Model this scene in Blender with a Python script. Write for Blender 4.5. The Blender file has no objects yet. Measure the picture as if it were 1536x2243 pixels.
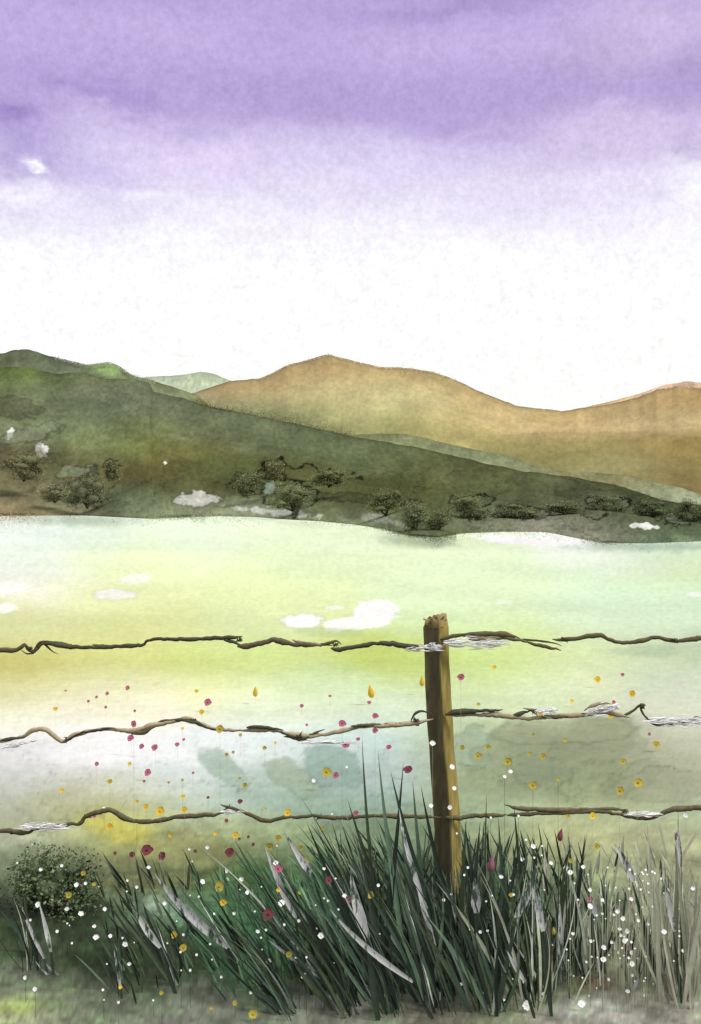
import bpy, math, random
import numpy as np
from mathutils import Vector, Matrix

random.seed(7)
RNG = np.random.default_rng(11)
S = bpy.context.scene
COL = S.collection

# ------------------------------------------------------------------ camera model (metres)
F, CX, HZ, CAMH = 2350.0, 768.0, 1095.0, 1.82


def at(px, py, d):
    return ((px - CX) / F * d, d, CAMH + (HZ - py) / F * d)


def gd(py):                     # distance of the flat ground seen at a picture row
    return CAMH * F / (py - HZ)


def lin(c):
    c = np.asarray(c, dtype=float) / 255.0
    return np.where(c <= 0.04045, c / 12.92, ((c + 0.055) / 1.055) ** 2.4)


# ------------------------------------------------------------------ numpy noise
def _hash(ix, iy, seed):
    h = (ix.astype(np.int64) * 374761393 + iy.astype(np.int64) * 668265263 + seed * 974711) & 0x7fffffff
    h = ((h ^ (h >> 13)) * 1274126177) & 0x7fffffff
    return ((h ^ (h >> 16)) & 0xffff) / 65535.0


def vnoise(x, y, seed=0):
    x0 = np.floor(x); y0 = np.floor(y)
    fx = x - x0; fy = y - y0
    fx = fx * fx * fx * (fx * (fx * 6 - 15) + 10); fy = fy * fy * fy * (fy * (fy * 6 - 15) + 10)
    a = _hash(x0, y0, seed); b = _hash(x0 + 1, y0, seed)
    c = _hash(x0, y0 + 1, seed); d = _hash(x0 + 1, y0 + 1, seed)
    return (a * (1 - fx) + b * fx) * (1 - fy) + (c * (1 - fx) + d * fx) * fy


def fbm(x, y, seed=0, octv=5, rough=0.55):
    t = 0.0; amp = 1.0; tot = 0.0
    ca, sa = math.cos(0.6), math.sin(0.6)
    for i in range(octv):
        t = t + amp * vnoise(x, y, seed + i * 17); tot += amp
        x, y = (x * ca - y * sa) * 2.03 + 5.1, (x * sa + y * ca) * 2.03 + 1.7
        amp *= rough
    return t / tot * 2 - 1


def sstep(a, b, x):
    t = np.clip((x - a) / (b - a), 0, 1)
    return t * t * (3 - 2 * t)


def wash(px, py, anchors, sx, sy, seed=0, wx=40, wy=20):
    """soft wash between colour anchors (x, y, r, g, b); edges wander like wet pigment"""
    u = px + wx * fbm(px / 130, py / 60, seed, 5) + wx * 0.25 * fbm(px / 22, py / 14, seed + 3, 3)
    v = py + wy * fbm(px / 150, py / 55, seed + 7, 5) + wy * 0.25 * fbm(px / 20, py / 12, seed + 9, 3)
    W = np.full(px.shape, 1e-9); A = np.zeros(px.shape + (3,))
    for (ax, ay, r, g, b) in anchors:
        w = np.exp(-0.5 * (((u - ax) / sx) ** 2 + ((v - ay) / sy) ** 2)) + 1e-7 / (1 + ((u - ax) / sx) ** 2 + ((v - ay) / sy) ** 2)
        W += w
        A += w[..., None] * np.array([r, g, b], float)
    return A / W[..., None]


def patch(C, px, py, cx, cy, rx, ry, rot, col, alpha=1.0, soft=0.25, edge=0.0, wob=0.35, seed=0):
    """a patch of other ground cover with a wandering rim; edge darkens the rim itself"""
    a = math.radians(rot)
    x = (px - cx); y = (py - cy)
    u = (x * math.cos(a) + y * math.sin(a)) / rx
    v = (-x * math.sin(a) + y * math.cos(a)) / ry
    m = (np.abs(px - cx) < 2.2 * max(rx, ry)) & (np.abs(py - cy) < 2.2 * max(rx, ry))
    if not m.any():
        return C
    r = np.sqrt(u[m] ** 2 + v[m] ** 2)
    q = max(14.0, .5 * min(rx, 3 * ry))
    n = fbm(px[m] / q + cx, py[m] / (q * .7) + cy, seed + int(cx), 4)
    s = r + wob * 2.0 * n
    k = alpha * (1 - sstep(1 - soft, 1 + soft * 0.2, s))
    c = C[m]
    c = c * (1 - k[:, None]) + np.array(col, float) * k[:, None]
    if edge:
        e = min(.8, 2.0 * edge) * np.exp(-((s - 0.96) / (.03 + 1.6 / min(rx, ry))) ** 2)
        c = c * (1 - e[:, None])
    C[m] = c
    return C


# ------------------------------------------------------------------ materials
def new_mat(name):
    m = bpy.data.materials.new(name); m.use_nodes = True
    nt = m.node_tree
    return m, nt, nt.nodes['Principled BSDF']


def grain_mat(name, attr='Col', scale=3.0, amt=0.12, rough=0.95, color=None, bump=0.0, stretch=None, streak=None, spec=0.0):
    """pigment colour from an attribute or a constant, times broad-band granulation in object space"""
    m, nt, b = new_mat(name)
    N = nt.nodes; L = nt.links
    tc = N.new('ShaderNodeTexCoord')
    vec = tc.outputs['Object']
    if stretch:
        mp = N.new('ShaderNodeMapping'); mp.inputs['Scale'].default_value = stretch
        L.new(vec, mp.inputs['Vector']); vec = mp.outputs['Vector']
    no = N.new('ShaderNodeTexNoise'); no.inputs['Scale'].default_value = scale
    no.inputs['Detail'].default_value = 12; no.inputs['Roughness'].default_value = 0.78
    L.new(vec, no.inputs['Vector'])
    mr = N.new('ShaderNodeMapRange'); mr.inputs['From Min'].default_value = 0.3; mr.inputs['From Max'].default_value = 0.7
    mr.inputs['To Min'].default_value = 1 - amt; mr.inputs['To Max'].default_value = 1 + amt
    L.new(no.outputs['Fac'], mr.inputs['Value'])
    if color is None:
        at_ = N.new('ShaderNodeAttribute'); at_.attribute_name = attr
        src = at_.outputs['Color']
    else:
        rg = N.new('ShaderNodeRGB'); rg.outputs[0].default_value = (*color, 1)
        src = rg.outputs[0]
    if streak:
        n2 = N.new('ShaderNodeTexNoise'); n2.inputs['Scale'].default_value = streak[1]; n2.inputs['Detail'].default_value = 6
        n2.inputs['Roughness'].default_value = 0.7
        L.new(vec, n2.inputs['Vector'])
        cr = N.new('ShaderNodeMapRange'); cr.inputs['From Min'].default_value = streak[2]; cr.inputs['From Max'].default_value = streak[3]
        L.new(n2.outputs['Fac'], cr.inputs['Value'])
        mx0 = N.new('ShaderNodeMix'); mx0.data_type = 'RGBA'
        L.new(cr.outputs[0], mx0.inputs[0]); L.new(src, mx0.inputs[6]); mx0.inputs[7].default_value = (*streak[0], 1)
        src = mx0.outputs[2]
    vm = N.new('ShaderNodeVectorMath'); vm.operation = 'SCALE'
    L.new(src, vm.inputs[0]); L.new(mr.outputs[0], vm.inputs['Scale'])
    L.new(vm.outputs[0], b.inputs['Base Color'])
    b.inputs['Roughness'].default_value = rough
    b.inputs['Specular IOR Level'].default_value = spec
    if bump:
        bp = N.new('ShaderNodeBump'); bp.inputs['Strength'].default_value = bump; bp.inputs['Distance'].default_value = 0.02
        L.new(no.outputs['Fac'], bp.inputs['Height']); L.new(bp.outputs[0], b.inputs['Normal'])
    return m


# ------------------------------------------------------------------ mesh builders
def raw_mesh(name, V, faces, mat, parent=None, cols=None, smooth=True):
    V = np.asarray(V, float).reshape(-1, 3)
    me = bpy.data.meshes.new(name)
    if isinstance(faces, np.ndarray):
        k = faces.shape[1]; nf = len(faces)
        me.vertices.add(len(V)); me.vertices.foreach_set('co', V.ravel())
        me.loops.add(nf * k); me.loops.foreach_set('vertex_index', faces.ravel().astype(np.int32))
        me.polygons.add(nf); me.polygons.foreach_set('loop_start', np.arange(0, nf * k, k, dtype=np.int32))
        me.update(calc_edges=True)
    else:
        me.from_pydata([tuple(v) for v in V], [], faces)
    me.validate()
    if smooth:
        me.polygons.foreach_set('use_smooth', np.ones(len(me.polygons), bool))
    if cols is not None:
        a = me.color_attributes.new('Col', 'FLOAT_COLOR', 'POINT')
        c4 = np.ones((len(V), 4)); c4[:, :3] = cols
        a.data.foreach_set('color', c4.ravel())
    me.update()
    me.materials.append(mat)
    o = bpy.data.objects.new(name, me); COL.objects.link(o)
    if parent is not None:
        o.parent = parent
    return o


class MB:
    """collects shapes for ONE mesh object"""
    def __init__(s):
        s.V = []; s.Fc = []; s.C = []
    def add(s, V, Fc, col=(1, 1, 1)):
        n = len(s.V)
        s.V += [tuple(v) for v in V]
        s.Fc += [tuple(i + n for i in f) for f in Fc]
        if len(np.shape(col)) == 1:
            s.C += [tuple(col)] * len(V)
        else:
            s.C += [tuple(c) for c in col]
    def tube(s, pts, rad, col=(1, 1, 1), seg=7, cap=True):
        n = len(pts); V = []; Fc = []
        P = [Vector(p) for p in pts]
        for i in range(n):
            t = (P[min(i + 1, n - 1)] - P[max(i - 1, 0)])
            t = t.normalized() if t.length > 1e-9 else Vector((0, 0, 1))
            a = t.orthogonal() if abs(t.y) > 0.9 else t.cross(Vector((0, 1, 0)))
            a.normalize(); b = t.cross(a)
            r = rad[i] if hasattr(rad, '__len__') else rad
            for k in range(seg):
                th = 2 * math.pi * k / seg
                V.append(P[i] + a * (r * math.cos(th)) + b * (r * math.sin(th)))
        for i in range(n - 1):
            for k in range(seg):
                k2 = (k + 1) % seg
                Fc.append((i * seg + k, i * seg + k2, (i + 1) * seg + k2, (i + 1) * seg + k))
        if cap:
            Fc.append(tuple(range(seg))[::-1]); Fc.append(tuple((n - 1) * seg + k for k in range(seg)))
        s.add(V, Fc, col)
    def build(s, name, mat, parent=None, smooth=True):
        return raw_mesh(name, s.V, s.Fc, mat, parent, np.array(s.C), smooth)


def tag(o, label, cat, group=None, kind=None):
    o['label'] = label
    if cat: o['category'] = cat
    if group: o['group'] = group
    if kind: o['kind'] = kind
    return o


def empty(name, loc, label, cat, group=None):
    o = bpy.data.objects.new(name, None); COL.objects.link(o); o.location = loc
    o.empty_display_size = 0.05
    return tag(o, label, cat, group)


def grid_faces(nr, nc):
    i = np.arange(nr * nc).reshape(nr, nc)
    return np.stack([i[:-1, :-1].ravel(), i[:-1, 1:].ravel(), i[1:, 1:].ravel(), i[1:, :-1].ravel()], 1)


def proj(X, Y, Z):
    Ys = np.maximum(Y, 0.5)
    return CX + X / Ys * F, HZ - (Z - CAMH) / Ys * F


# how strongly daylight lights each kind of surface here: picture colour / this = base colour
LG, LH = np.array([1.95, 1.93, 1.92]), np.array([2.05, 2.0, 2.05])
LB = 1.3

# ================================================================== GROUND
GA = [(20,1150,250,255,250),(150,1170,228,246,228),(400,1180,240,255,225),(700,1180,238,252,215),(1000,1210,235,250,210),(1300,1200,248,253,246),(1450,1215,225,245,220),
(40,1230,240,252,235),(300,1240,240,252,198),(700,1240,235,252,202),(1100,1240,230,250,205),(1480,1240,222,240,190),
(20,1280,252,252,240),(250,1300,240,248,190),(600,1300,238,250,190),(1000,1300,230,250,205),(1400,1300,224,248,212),
(30,1370,225,230,170),(300,1370,228,235,165),(600,1370,225,238,180),(1000,1370,223,245,190),(1400,1370,220,240,206),
(40,1470,200,194,112),(200,1450,222,226,146),(420,1450,214,226,138),(600,1440,214,232,150),(850,1440,200,216,116),(1100,1440,212,233,150),(1300,1440,220,234,180),(1500,1440,198,214,180),
(40,1510,225,225,160),(200,1510,246,246,202),(450,1505,240,248,190),(700,1500,213,234,184),(1000,1500,212,234,170),(1300,1500,226,237,195),(1500,1500,214,226,200),
(40,1560,250,250,230),(300,1550,255,252,225),(600,1550,240,250,220),(850,1550,224,240,210),(1150,1540,223,239,195),(1450,1540,224,228,205),
(40,1650,234,234,232),(200,1640,252,253,252),(400,1640,250,254,252),(560,1640,234,246,242),(800,1620,210,232,226),(1050,1620,180,197,158),(1300,1620,168,175,143),(1500,1640,205,208,185),
(40,1720,204,207,202),(200,1720,208,211,188),(400,1700,230,240,236),(560,1710,182,202,184),(700,1700,165,186,172),(850,1700,190,206,202),(1050,1700,162,177,138),(1300,1700,162,172,126),(1500,1710,195,195,165),
(40,1770,188,194,168),(150,1770,180,185,150),(250,1790,202,200,115),(400,1770,200,215,195),(600,1770,165,190,170),(750,1770,150,176,156),(1100,1770,165,185,150),(1300,1770,185,195,150),(1500,1770,175,190,155),
(30,1830,186,192,166),(100,1830,170,180,145),(250,1830,175,180,108),(400,1830,150,155,110),(550,1840,165,178,130),(700,1840,140,160,120),(850,1840,115,135,108),(1050,1840,150,165,125),(1250,1840,185,190,140),(1450,1840,180,185,145),
(30,1900,140,152,118),(120,1900,100,108,86),(250,1900,130,135,95),(400,1900,130,140,100),(520,1910,100,125,80),(650,1910,95,120,85),(800,1920,80,105,80),(1000,1920,78,90,68),(1200,1920,120,140,105),(1350,1920,170,178,135),(1480,1920,165,168,135),
(40,1990,84,94,70),(120,2000,72,82,62),(250,1990,100,120,88),(350,2000,135,160,135),(500,1990,85,120,85),(600,1990,88,130,95),(750,2000,60,82,66),(1000,2000,58,70,54),(1200,2000,95,110,90),(1400,2000,125,130,105),(1510,2000,160,160,135),
(60,2070,78,88,66),(200,2070,64,74,56),(350,2060,66,86,62),(450,2060,72,104,76),(600,2070,75,112,82),(800,2070,58,74,58),(1000,2080,58,64,52),(1200,2080,85,92,75),(1400,2080,138,138,116),(1510,2080,155,155,135),
(40,2150,125,130,118),(200,2140,82,90,72),(400,2150,92,102,84),(550,2150,85,95,80),(750,2150,62,72,58),(950,2150,72,75,60),(1150,2150,88,88,72),(1350,2150,150,148,128),(1500,2150,150,148,130),
(40,2205,155,160,122),(200,2215,130,140,116),(400,2215,130,133,120),(600,2215,118,128,108),(750,2205,165,165,150),(950,2222,120,120,105),(1150,2215,150,148,128),(1300,2215,178,178,168),(1500,2215,165,163,150)]  # greys at the lower right include the pale glare veil

GP = [  # patches of other ground cover: x, y, rx, ry, rot, colour, alpha, soft, edge
(300,1268,42,11,-4,(252,253,240),.9,.15,.0),(250,1303,44,13,0,(252,253,242),.95,.12,.02),(660,1361,42,17,-3,(253,254,248),1,.08,.03),(735,1331,20,5,0,(250,252,240),.9,.2,0),
(822,1343,52,34,0,(253,254,250),1,.1,.0),(775,1366,75,15,-4,(252,254,246),1,.1,.0),(18,1285,46,14,-4,(253,253,246),.9,.2,0),(8,1332,30,12,0,(253,253,246),.9,.2,0),
(1522,1302,20,5,0,(250,253,246),.9,.2,0),(1105,1319,22,4,0,(246,253,236),.8,.2,0),(1165,1184,150,11,4,(254,254,252),1,.15,.0),(1500,1199,60,5,0,(228,246,226),.6,.4,0),
(170,1140,170,17,1,(190,206,182),.95,.95,0),(905,1186,105,18,4,(150,166,136),.6,.95,0),(966,1188,42,13,0,(130,146,118),.55,.95,0),(1420,1198,180,15,0,(172,194,172),.9,.95,0),(640,1146,140,8,6,(214,228,200),.6,.9,0),(720,1385,90,12,2,(190,210,150),.5,.4,0),(1430,1425,110,16,0,(178,198,165),.5,.6,0),
(492,1684,66,28,38,(168,190,170),.75,.2,.05),(642,1702,74,32,36,(166,184,158),.75,.2,.05),(725,1680,70,46,20,(148,174,162),.7,.2,.05),
(1036,1640,44,50,20,(164,182,154),.85,.2,.06),(1150,1650,110,80,10,(150,160,128),.75,.35,.04),(1310,1640,110,66,-6,(148,156,124),.75,.35,.04),(1210,1720,240,60,2,(150,162,128),.6,.6,0),(1470,1690,120,70,-6,(170,176,148),.6,.6,0),(1250,1600,160,28,-3,(160,168,136),.6,.3,.04),(1180,1690,70,40,15,(138,150,122),.5,.4,.05),(1390,1700,60,30,-20,(150,158,128),.5,.4,.04),(1440,1720,120,40,-4,(150,156,128),.45,.3,.05),
(60,1712,110,34,-18,(206,209,205),.35,.6,0),(130,1746,90,24,-10,(184,188,152),.4,.4,0),(258,1812,95,42,10,(206,200,100),.75,.6,0),(400,1860,120,40,6,(150,150,100),.55,.35,.05),
(560,1800,160,28,2,(176,188,140),.4,.4,.03),(360,1985,52,22,10,(172,196,166),.7,.15,.05),(255,2040,62,40,15,(118,136,108),.6,.25,.05),(420,2015,60,24,20,(120,160,132),.5,.3,0),
(330,1930,120,24,-6,(142,146,100),.5,.3,.04),(150,1960,90,26,10,(100,108,74),.6,.3,.05),(130,2040,150,95,0,(62,73,55),.8,.3,.03),(330,2085,150,62,6,(64,72,56),.75,.3,.03),(235,2095,120,50,0,(56,67,50),.6,.4,0),(60,1985,70,40,0,(92,94,82),.6,.4,0),(600,2010,150,70,20,(80,128,88),.5,.6,0),
(540,1920,90,28,-10,(98,132,74),.5,.5,0),(40,2205,60,22,0,(176,182,110),.5,.5,0),(1500,2180,60,26,0,(178,178,168),.5,.4,0),(1290,2210,90,26,0,(182,182,174),.7,.3,.03),
(1300,2155,70,22,0,(140,112,84),.45,.6,0),(760,2195,80,22,0,(172,172,158),.7,.3,.04),(300,2196,220,20,0,(124,132,114),.4,.4,0),(1040,2205,60,14,0,(112,112,98),.5,.4,0)]


def build_ground():
    ys = np.concatenate([np.linspace(-40, 1.5, 12), np.geomspace(1.8, 3.3, 24), np.geomspace(3.34, 135, 420), np.geomspace(142, 6000, 60)])
    us = np.concatenate([np.linspace(-3.2, -0.92, 24), np.linspace(-0.9, -0.36, 150), np.linspace(-0.355, 0.355, 400), np.linspace(0.36, 0.9, 150), np.linspace(0.92, 3.2, 24)])
    Y, U = np.meshgrid(ys, us, indexing='ij')
    W = np.where(Y > 3.0, Y, 3.0 + 0 * Y)
    X = U * np.maximum(W, 3.0) * 1.0
    Z = np.zeros_like(X)
    Z += 0.010 * fbm(X * 2.2, Y * 2.2, 5, 4) * sstep(60, 3, Y)
    px, py = proj(X, np.maximum(Y, 1.9), Z * 0)
    py = np.minimum(py, 3300)
    C = wash(px, np.minimum(py, 2260 + (py - 2260) * 0.04), GA, 92, 30, 21, 46, 17)
    for q in GP:
        C = patch(C, px, py, *q, seed=31, wob=0.19)
    # faint flat-wash streaks and drying rims across the meadow
    n = fbm(px / 240, py / 34, 77, 6, 0.6)
    C = C * (1 + 0.055 * n[..., None])
    e = np.exp(-(fbm(px / 170, py / 70, 91, 5) / 0.018) ** 2) * sstep(1560, 1700, py)
    C = C * (1 - 0.10 * e[..., None])
    bl = fbm(px / 55, py / 32, 55, 5, 0.6) * sstep(1700, 1930, py)
    C = C * (1 + 0.30 * bl[..., None])
    b2 = fbm(px / 17, py / 11, 57, 4, 0.65) * sstep(1820, 2000, py)
    C = C * (1 + 0.30 * b2[..., None])
    b3 = np.clip(fbm(px / 70, py / 40, 58, 5, .6) * 3.2, 0, 1) * sstep(1950, 2080, py)
    C = C * (1 + b3[..., None] * np.array([.02, .10, .0]))
    g = fbm(px / 7, py / 6, 66, 3, 0.7)
    C = C * (1 + 0.09 * g[..., None] * (0.5 + 0.9 * sstep(1600, 2000, py))[..., None])
    C = lin(np.clip(C, 8, 255)) / LG
    m = grain_mat('meadow', scale=6, amt=0.10, bump=0.25)
    o = raw_mesh('ground', np.stack([X, Y, Z], -1), grid_faces(*X.shape), m, cols=C.reshape(-1, 3))
    tag(o, 'pale green and yellow washed meadow running to the hills', None, kind='structure')


build_ground()

# ================================================================== HILLS
UC = np.concatenate([np.linspace(-1900, -60, 60), np.linspace(-55, 1590, 640), np.linspace(1600, 3500, 60)])


def prof(pts, u, amp=0, seed=0):
    p = np.array(pts, float)
    y = np.interp(u, p[:, 0], p[:, 1])
    if amp:
        y = y + amp * fbm(u / 38, u * 0 + seed, seed, 5, 0.6)
    return y


def build_hill(label, ridge, dr, foot, color_fn, seed, rows=150, rough=3.0, bow=1.1, mott=1.0, rim=0.22, amp=2.5, gain=LH, gscale=0.05, bigz=0.0):
    u = UC
    rp = prof(ridge, u, amp, seed)
    zr = CAMH + (HZ - rp) / F * dr
    df, dj = foot(u) if callable(foot) else (np.full_like(u, float(foot)), 0 * u)
    t = np.concatenate([np.linspace(0, 1, rows), 1 + np.linspace(0.04, 1, 10)])
    T, Uu = np.meshgrid(t, u, indexing='ij')
    zr2 = zr[None, :]; df2 = df[None, :]
    front = np.clip(T, 0, 1)
    D = df2 + (dr - df2) * front + np.maximum(T - 1, 0) * dr * 0.5 + (dj[None, :] * (1 - front) ** 8)
    Z = zr2 * front ** bow
    back = np.clip(T - 1, 0, 1)
    Z = Z * (1 - back ** 1.3) - 0.4 * (front < 1e-6) - 3 * (back > .99)
    X = (Uu - CX) / F * D
    k = np.sin(np.pi * front) ** 1.0
    Z = Z + rough * k * fbm(X / (dr * .09), D / (dr * .09), seed + 40, 4, 0.5) * np.minimum(1, zr2 / 10)
    px, py = proj(X, D, Z)
    C = color_fn(px, py)
    # pigment settles along the crest
    dd = np.maximum(py - rp[None, :], 0)
    thin = 0.5 + 0.5 * fbm(Uu / 60, Uu * 0, seed + 60, 3)
    C = C * (1 - rim * (np.exp(-dd / 3.0) * (thin > .35) + 0.4 * np.exp(-dd / 14))[..., None])
    n = fbm(px / 60, py / 34, seed + 80, 6, 0.62)
    C = C * (1 + 0.24 * mott * n[..., None])
    g = fbm(px / 6, py / 6, seed + 81, 3, 0.7)
    C = C * (1 + 0.16 * mott * g[..., None])
    C = lin(np.clip(C, 6, 255)) / gain
    m = grain_mat('hillside', scale=gscale, amt=0.14)
    o = raw_mesh('hill', np.stack([X, D, Z], -1), grid_faces(*X.shape), m, cols=C.reshape(-1, 3))
    tag(o, label, None, kind='structure')
    return rp


RE = [(-900,905),(-300,870),(0,890),(300,893),(380,880),(420,862),(500,834),(545,831),(570,830),(592,820),(630,799),(680,787),(720,776),(770,790),(830,803),(900,806),(950,813),(1000,833),(1060,862),(1130,888),(1180,894),(1230,902),(1270,893),(1330,886),(1400,870),(1440,852),(1490,846),(1536,850),(1700,835),(2300,890),(3500,930)]
EA = [(700, 800, 194, 169, 122), (600, 835, 190, 165, 118), (900, 825, 190, 169, 120), (1050, 870, 192, 167, 120), (1150, 905, 202, 179, 130), (1250, 915, 198, 171, 120), (1400, 885, 198, 173, 124), (1500, 865, 188, 159, 112), (500, 855, 186, 165, 122), (440, 880, 170, 159, 122), (700, 850, 202, 187, 138), (620, 870, 194, 181, 134), (850, 860, 204, 193, 144), (950, 880, 202, 191, 140), (780, 900, 198, 189, 138), (650, 905, 170, 169, 120), (550, 905, 144, 151, 112), (600, 930, 124, 135, 100), (720, 935, 145, 149, 104), (850, 930, 171, 169, 116), (980, 930, 193, 179, 124), (1080, 925, 207, 187, 136), (1200, 940, 209, 185, 138), (1350, 930, 213, 189, 142), (1480, 920, 202, 181, 134), (900, 955, 161, 158, 104), (1000, 960, 183, 172, 114), (1150, 970, 179, 168, 112), (1300, 975, 175, 162, 106), (1420, 980, 179, 160, 104), (1510, 980, 159, 138, 86), (1100, 1000, 161, 154, 102), (1250, 1010, 161, 154, 102), (1380, 1020, 177, 170, 122), (1500, 1030, 153, 138, 90), (1530, 1050, 147, 130, 86)]


def colE(px, py):
    C = wash(px, py, EA, 60, 18, 5, 22, 12)
    # a second, darker belt of heather along the lower slope
    b = 948 - 0.02 * (px - 1150) + 7 * fbm(px / 60, py * 0, 3, 4)
    b = np.where(px < 1000, 928, b)
    k = sstep(0, 4, py - b) * sstep(980, 1080, px)
    C = C * (1 - 0.07 * k[..., None])
    return C


build_hill('distant ochre brown hill with a humped crest', RE, 1000, 440, colE, 101, rough=5, mott=.6, gain=np.array([1.95, 1.9, 1.95]), rim=0.20, amp=3.0, gscale=0.02)
RE2 = [(-900,990),(700,960),(1100,905),(1250,899),(1330,880),(1400,862),(1460,842),(1500,835),(1540,839),(1640,826),(2400,880),(3500,930)]
build_hill('pale orange ridge showing behind the ochre hill', RE2, 1600, 1150, lambda px, py: wash(px, py, [(1500, 840, 238, 205, 175), (1300, 885, 228, 195, 150), (1100, 900, 220, 190, 150)], 80, 30, 3, 20, 8), 141, rows=40, rough=5, rim=0.05, amp=2, gscale=0.015)

RD = [(-900,900),(100,880),(230,842),(320,826),(370,824),(400,820),(440,814),(470,820),(500,832),(540,845),(600,880),(900,960),(3500,990)]
build_hill('faint pale green ridge between the green and ochre hills', RD, 1450, 1150, lambda px, py: wash(px, py, [(350, 835, 212, 224, 198), (450, 830, 200, 215, 180), (500, 840, 215, 225, 195)], 60, 20, 3, 20, 8), 151, rows=50, rough=4, rim=0.10, amp=2, gscale=0.015)

RA = [(-900,700),(-300,740),(0,774),(30,767),(60,765),(100,777),(150,790),(190,798),(215,796),(240,794),(262,803),(285,818),(310,825),(335,832),(380,848),(430,864),(470,900),(540,1000),(700,1090),(3500,1094)]


def colA(px, py):
    C = wash(px, py, [(20, 780, 112, 118, 92), (80, 785, 108, 116, 94), (150, 805, 112, 120, 98), (215, 815, 118, 128, 98), (300, 832, 128, 138, 108), (345, 850, 134, 142, 106), (400, 862, 150, 158, 122), (450, 880, 134, 136, 98)], 45, 18, 9, 18, 8)
    return patch(C, px, py, 235, 808, 42, 17, 12, (140, 166, 106), .9, .5, 0, .3, 4)


build_hill('grey green hill rising at the far left', RA, 640, 420, colA, 161, rows=90, rough=4, rim=0.12, amp=3, gscale=0.03)

RC = [(-900,860),(300,880),(600,935),(700,944),(770,953),(830,949),(890,951),(930,958),(980,972),(1080,993),(1130,1002),(1165,1018),(1220,1030),(1290,1034),(1380,1042),(1440,1056),(1490,1068),(1536,1083),(1700,1075),(2500,1040),(3500,1000)]


def colC(px, py):
    C = wash(px, py, [(800, 960, 136, 140, 98), (900, 965, 146, 152, 114), (1050, 1000, 142, 150, 114), (1150, 1020, 148, 154, 118), (1250, 1040, 146, 142, 104), (1350, 1055, 142, 140, 98), (1420, 1070, 160, 164, 130), (1490, 1080, 168, 174, 142), (1530, 1095, 150, 158, 130)], 60, 14, 9, 25, 8)
    return C


build_hill('pale sage strip of hillside below the ochre hill', RC, 430, 330, colC, 171, rows=70, rough=1.5, rim=0.06, amp=2.5, gscale=0.05)

RB = [(-900,720),(-400,770),(0,802),(40,803),(80,808),(130,819),(180,815),(230,829),(280,830),(312,834),(328,842),(336,858),(400,871),(470,892),(560,910),(640,926),(770,956),(850,968),(960,990),(1060,1014),(1150,1033),(1250,1044),(1350,1062),(1400,1078),(1450,1096),(1536,1108),(1800,1085),(2500,1050),(3500,1000)]
BA = [(20, 830, 104, 124, 67), (40, 880, 107, 120, 86), (150, 845, 107, 114, 87), (150, 870, 115, 122, 98), (300, 870, 107, 114, 91), (450, 910, 104, 112, 86), (150, 925, 119, 131, 98), (300, 945, 113, 120, 86), (40, 900, 104, 108, 81), (40, 935, 128, 135, 105), (110, 955, 136, 146, 110), (280, 970, 119, 131, 75), (380, 985, 119, 114, 67), (500, 955, 113, 122, 91), (650, 960, 104, 114, 83), (800, 985, 104, 114, 83), (900, 1005, 98, 105, 72), (1000, 1025, 92, 97, 65), (1100, 1040, 98, 103, 69), (1200, 1065, 96, 101, 72), (1350, 1085, 83, 88, 60), (1500, 1120, 71, 80, 55), (60, 1010, 107, 105, 77), (180, 1005, 104, 108, 75), (60, 1060, 119, 116, 86), (330, 1040, 115, 105, 65), (500, 1035, 90, 99, 60), (450, 1062, 79, 80, 53), (300, 1060, 90, 91, 60), (620, 1040, 102, 108, 67), (700, 1080, 90, 95, 60), (850, 1080, 83, 86, 51), (950, 1095, 86, 91, 57), (300, 1090, 104, 116, 87), (200, 1100, 113, 122, 93), (100, 1105, 134, 135, 105), (40, 1118, 161, 139, 105), (1100, 1100, 98, 105, 75), (1050, 1135, 123, 129, 102), (1250, 1115, 90, 95, 69), (1300, 1155, 146, 148, 128), (1180, 1155, 149, 150, 128), (1450, 1145, 90, 99, 72), (1510, 1175, 119, 139, 110), (930, 1150, 98, 110, 77), (400, 1115, 140, 148, 116), (560, 1125, 159, 167, 138), (800, 1138, 159, 167, 138), (660, 1112, 111, 120, 87), (820, 1110, 98, 105, 71)]


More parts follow.
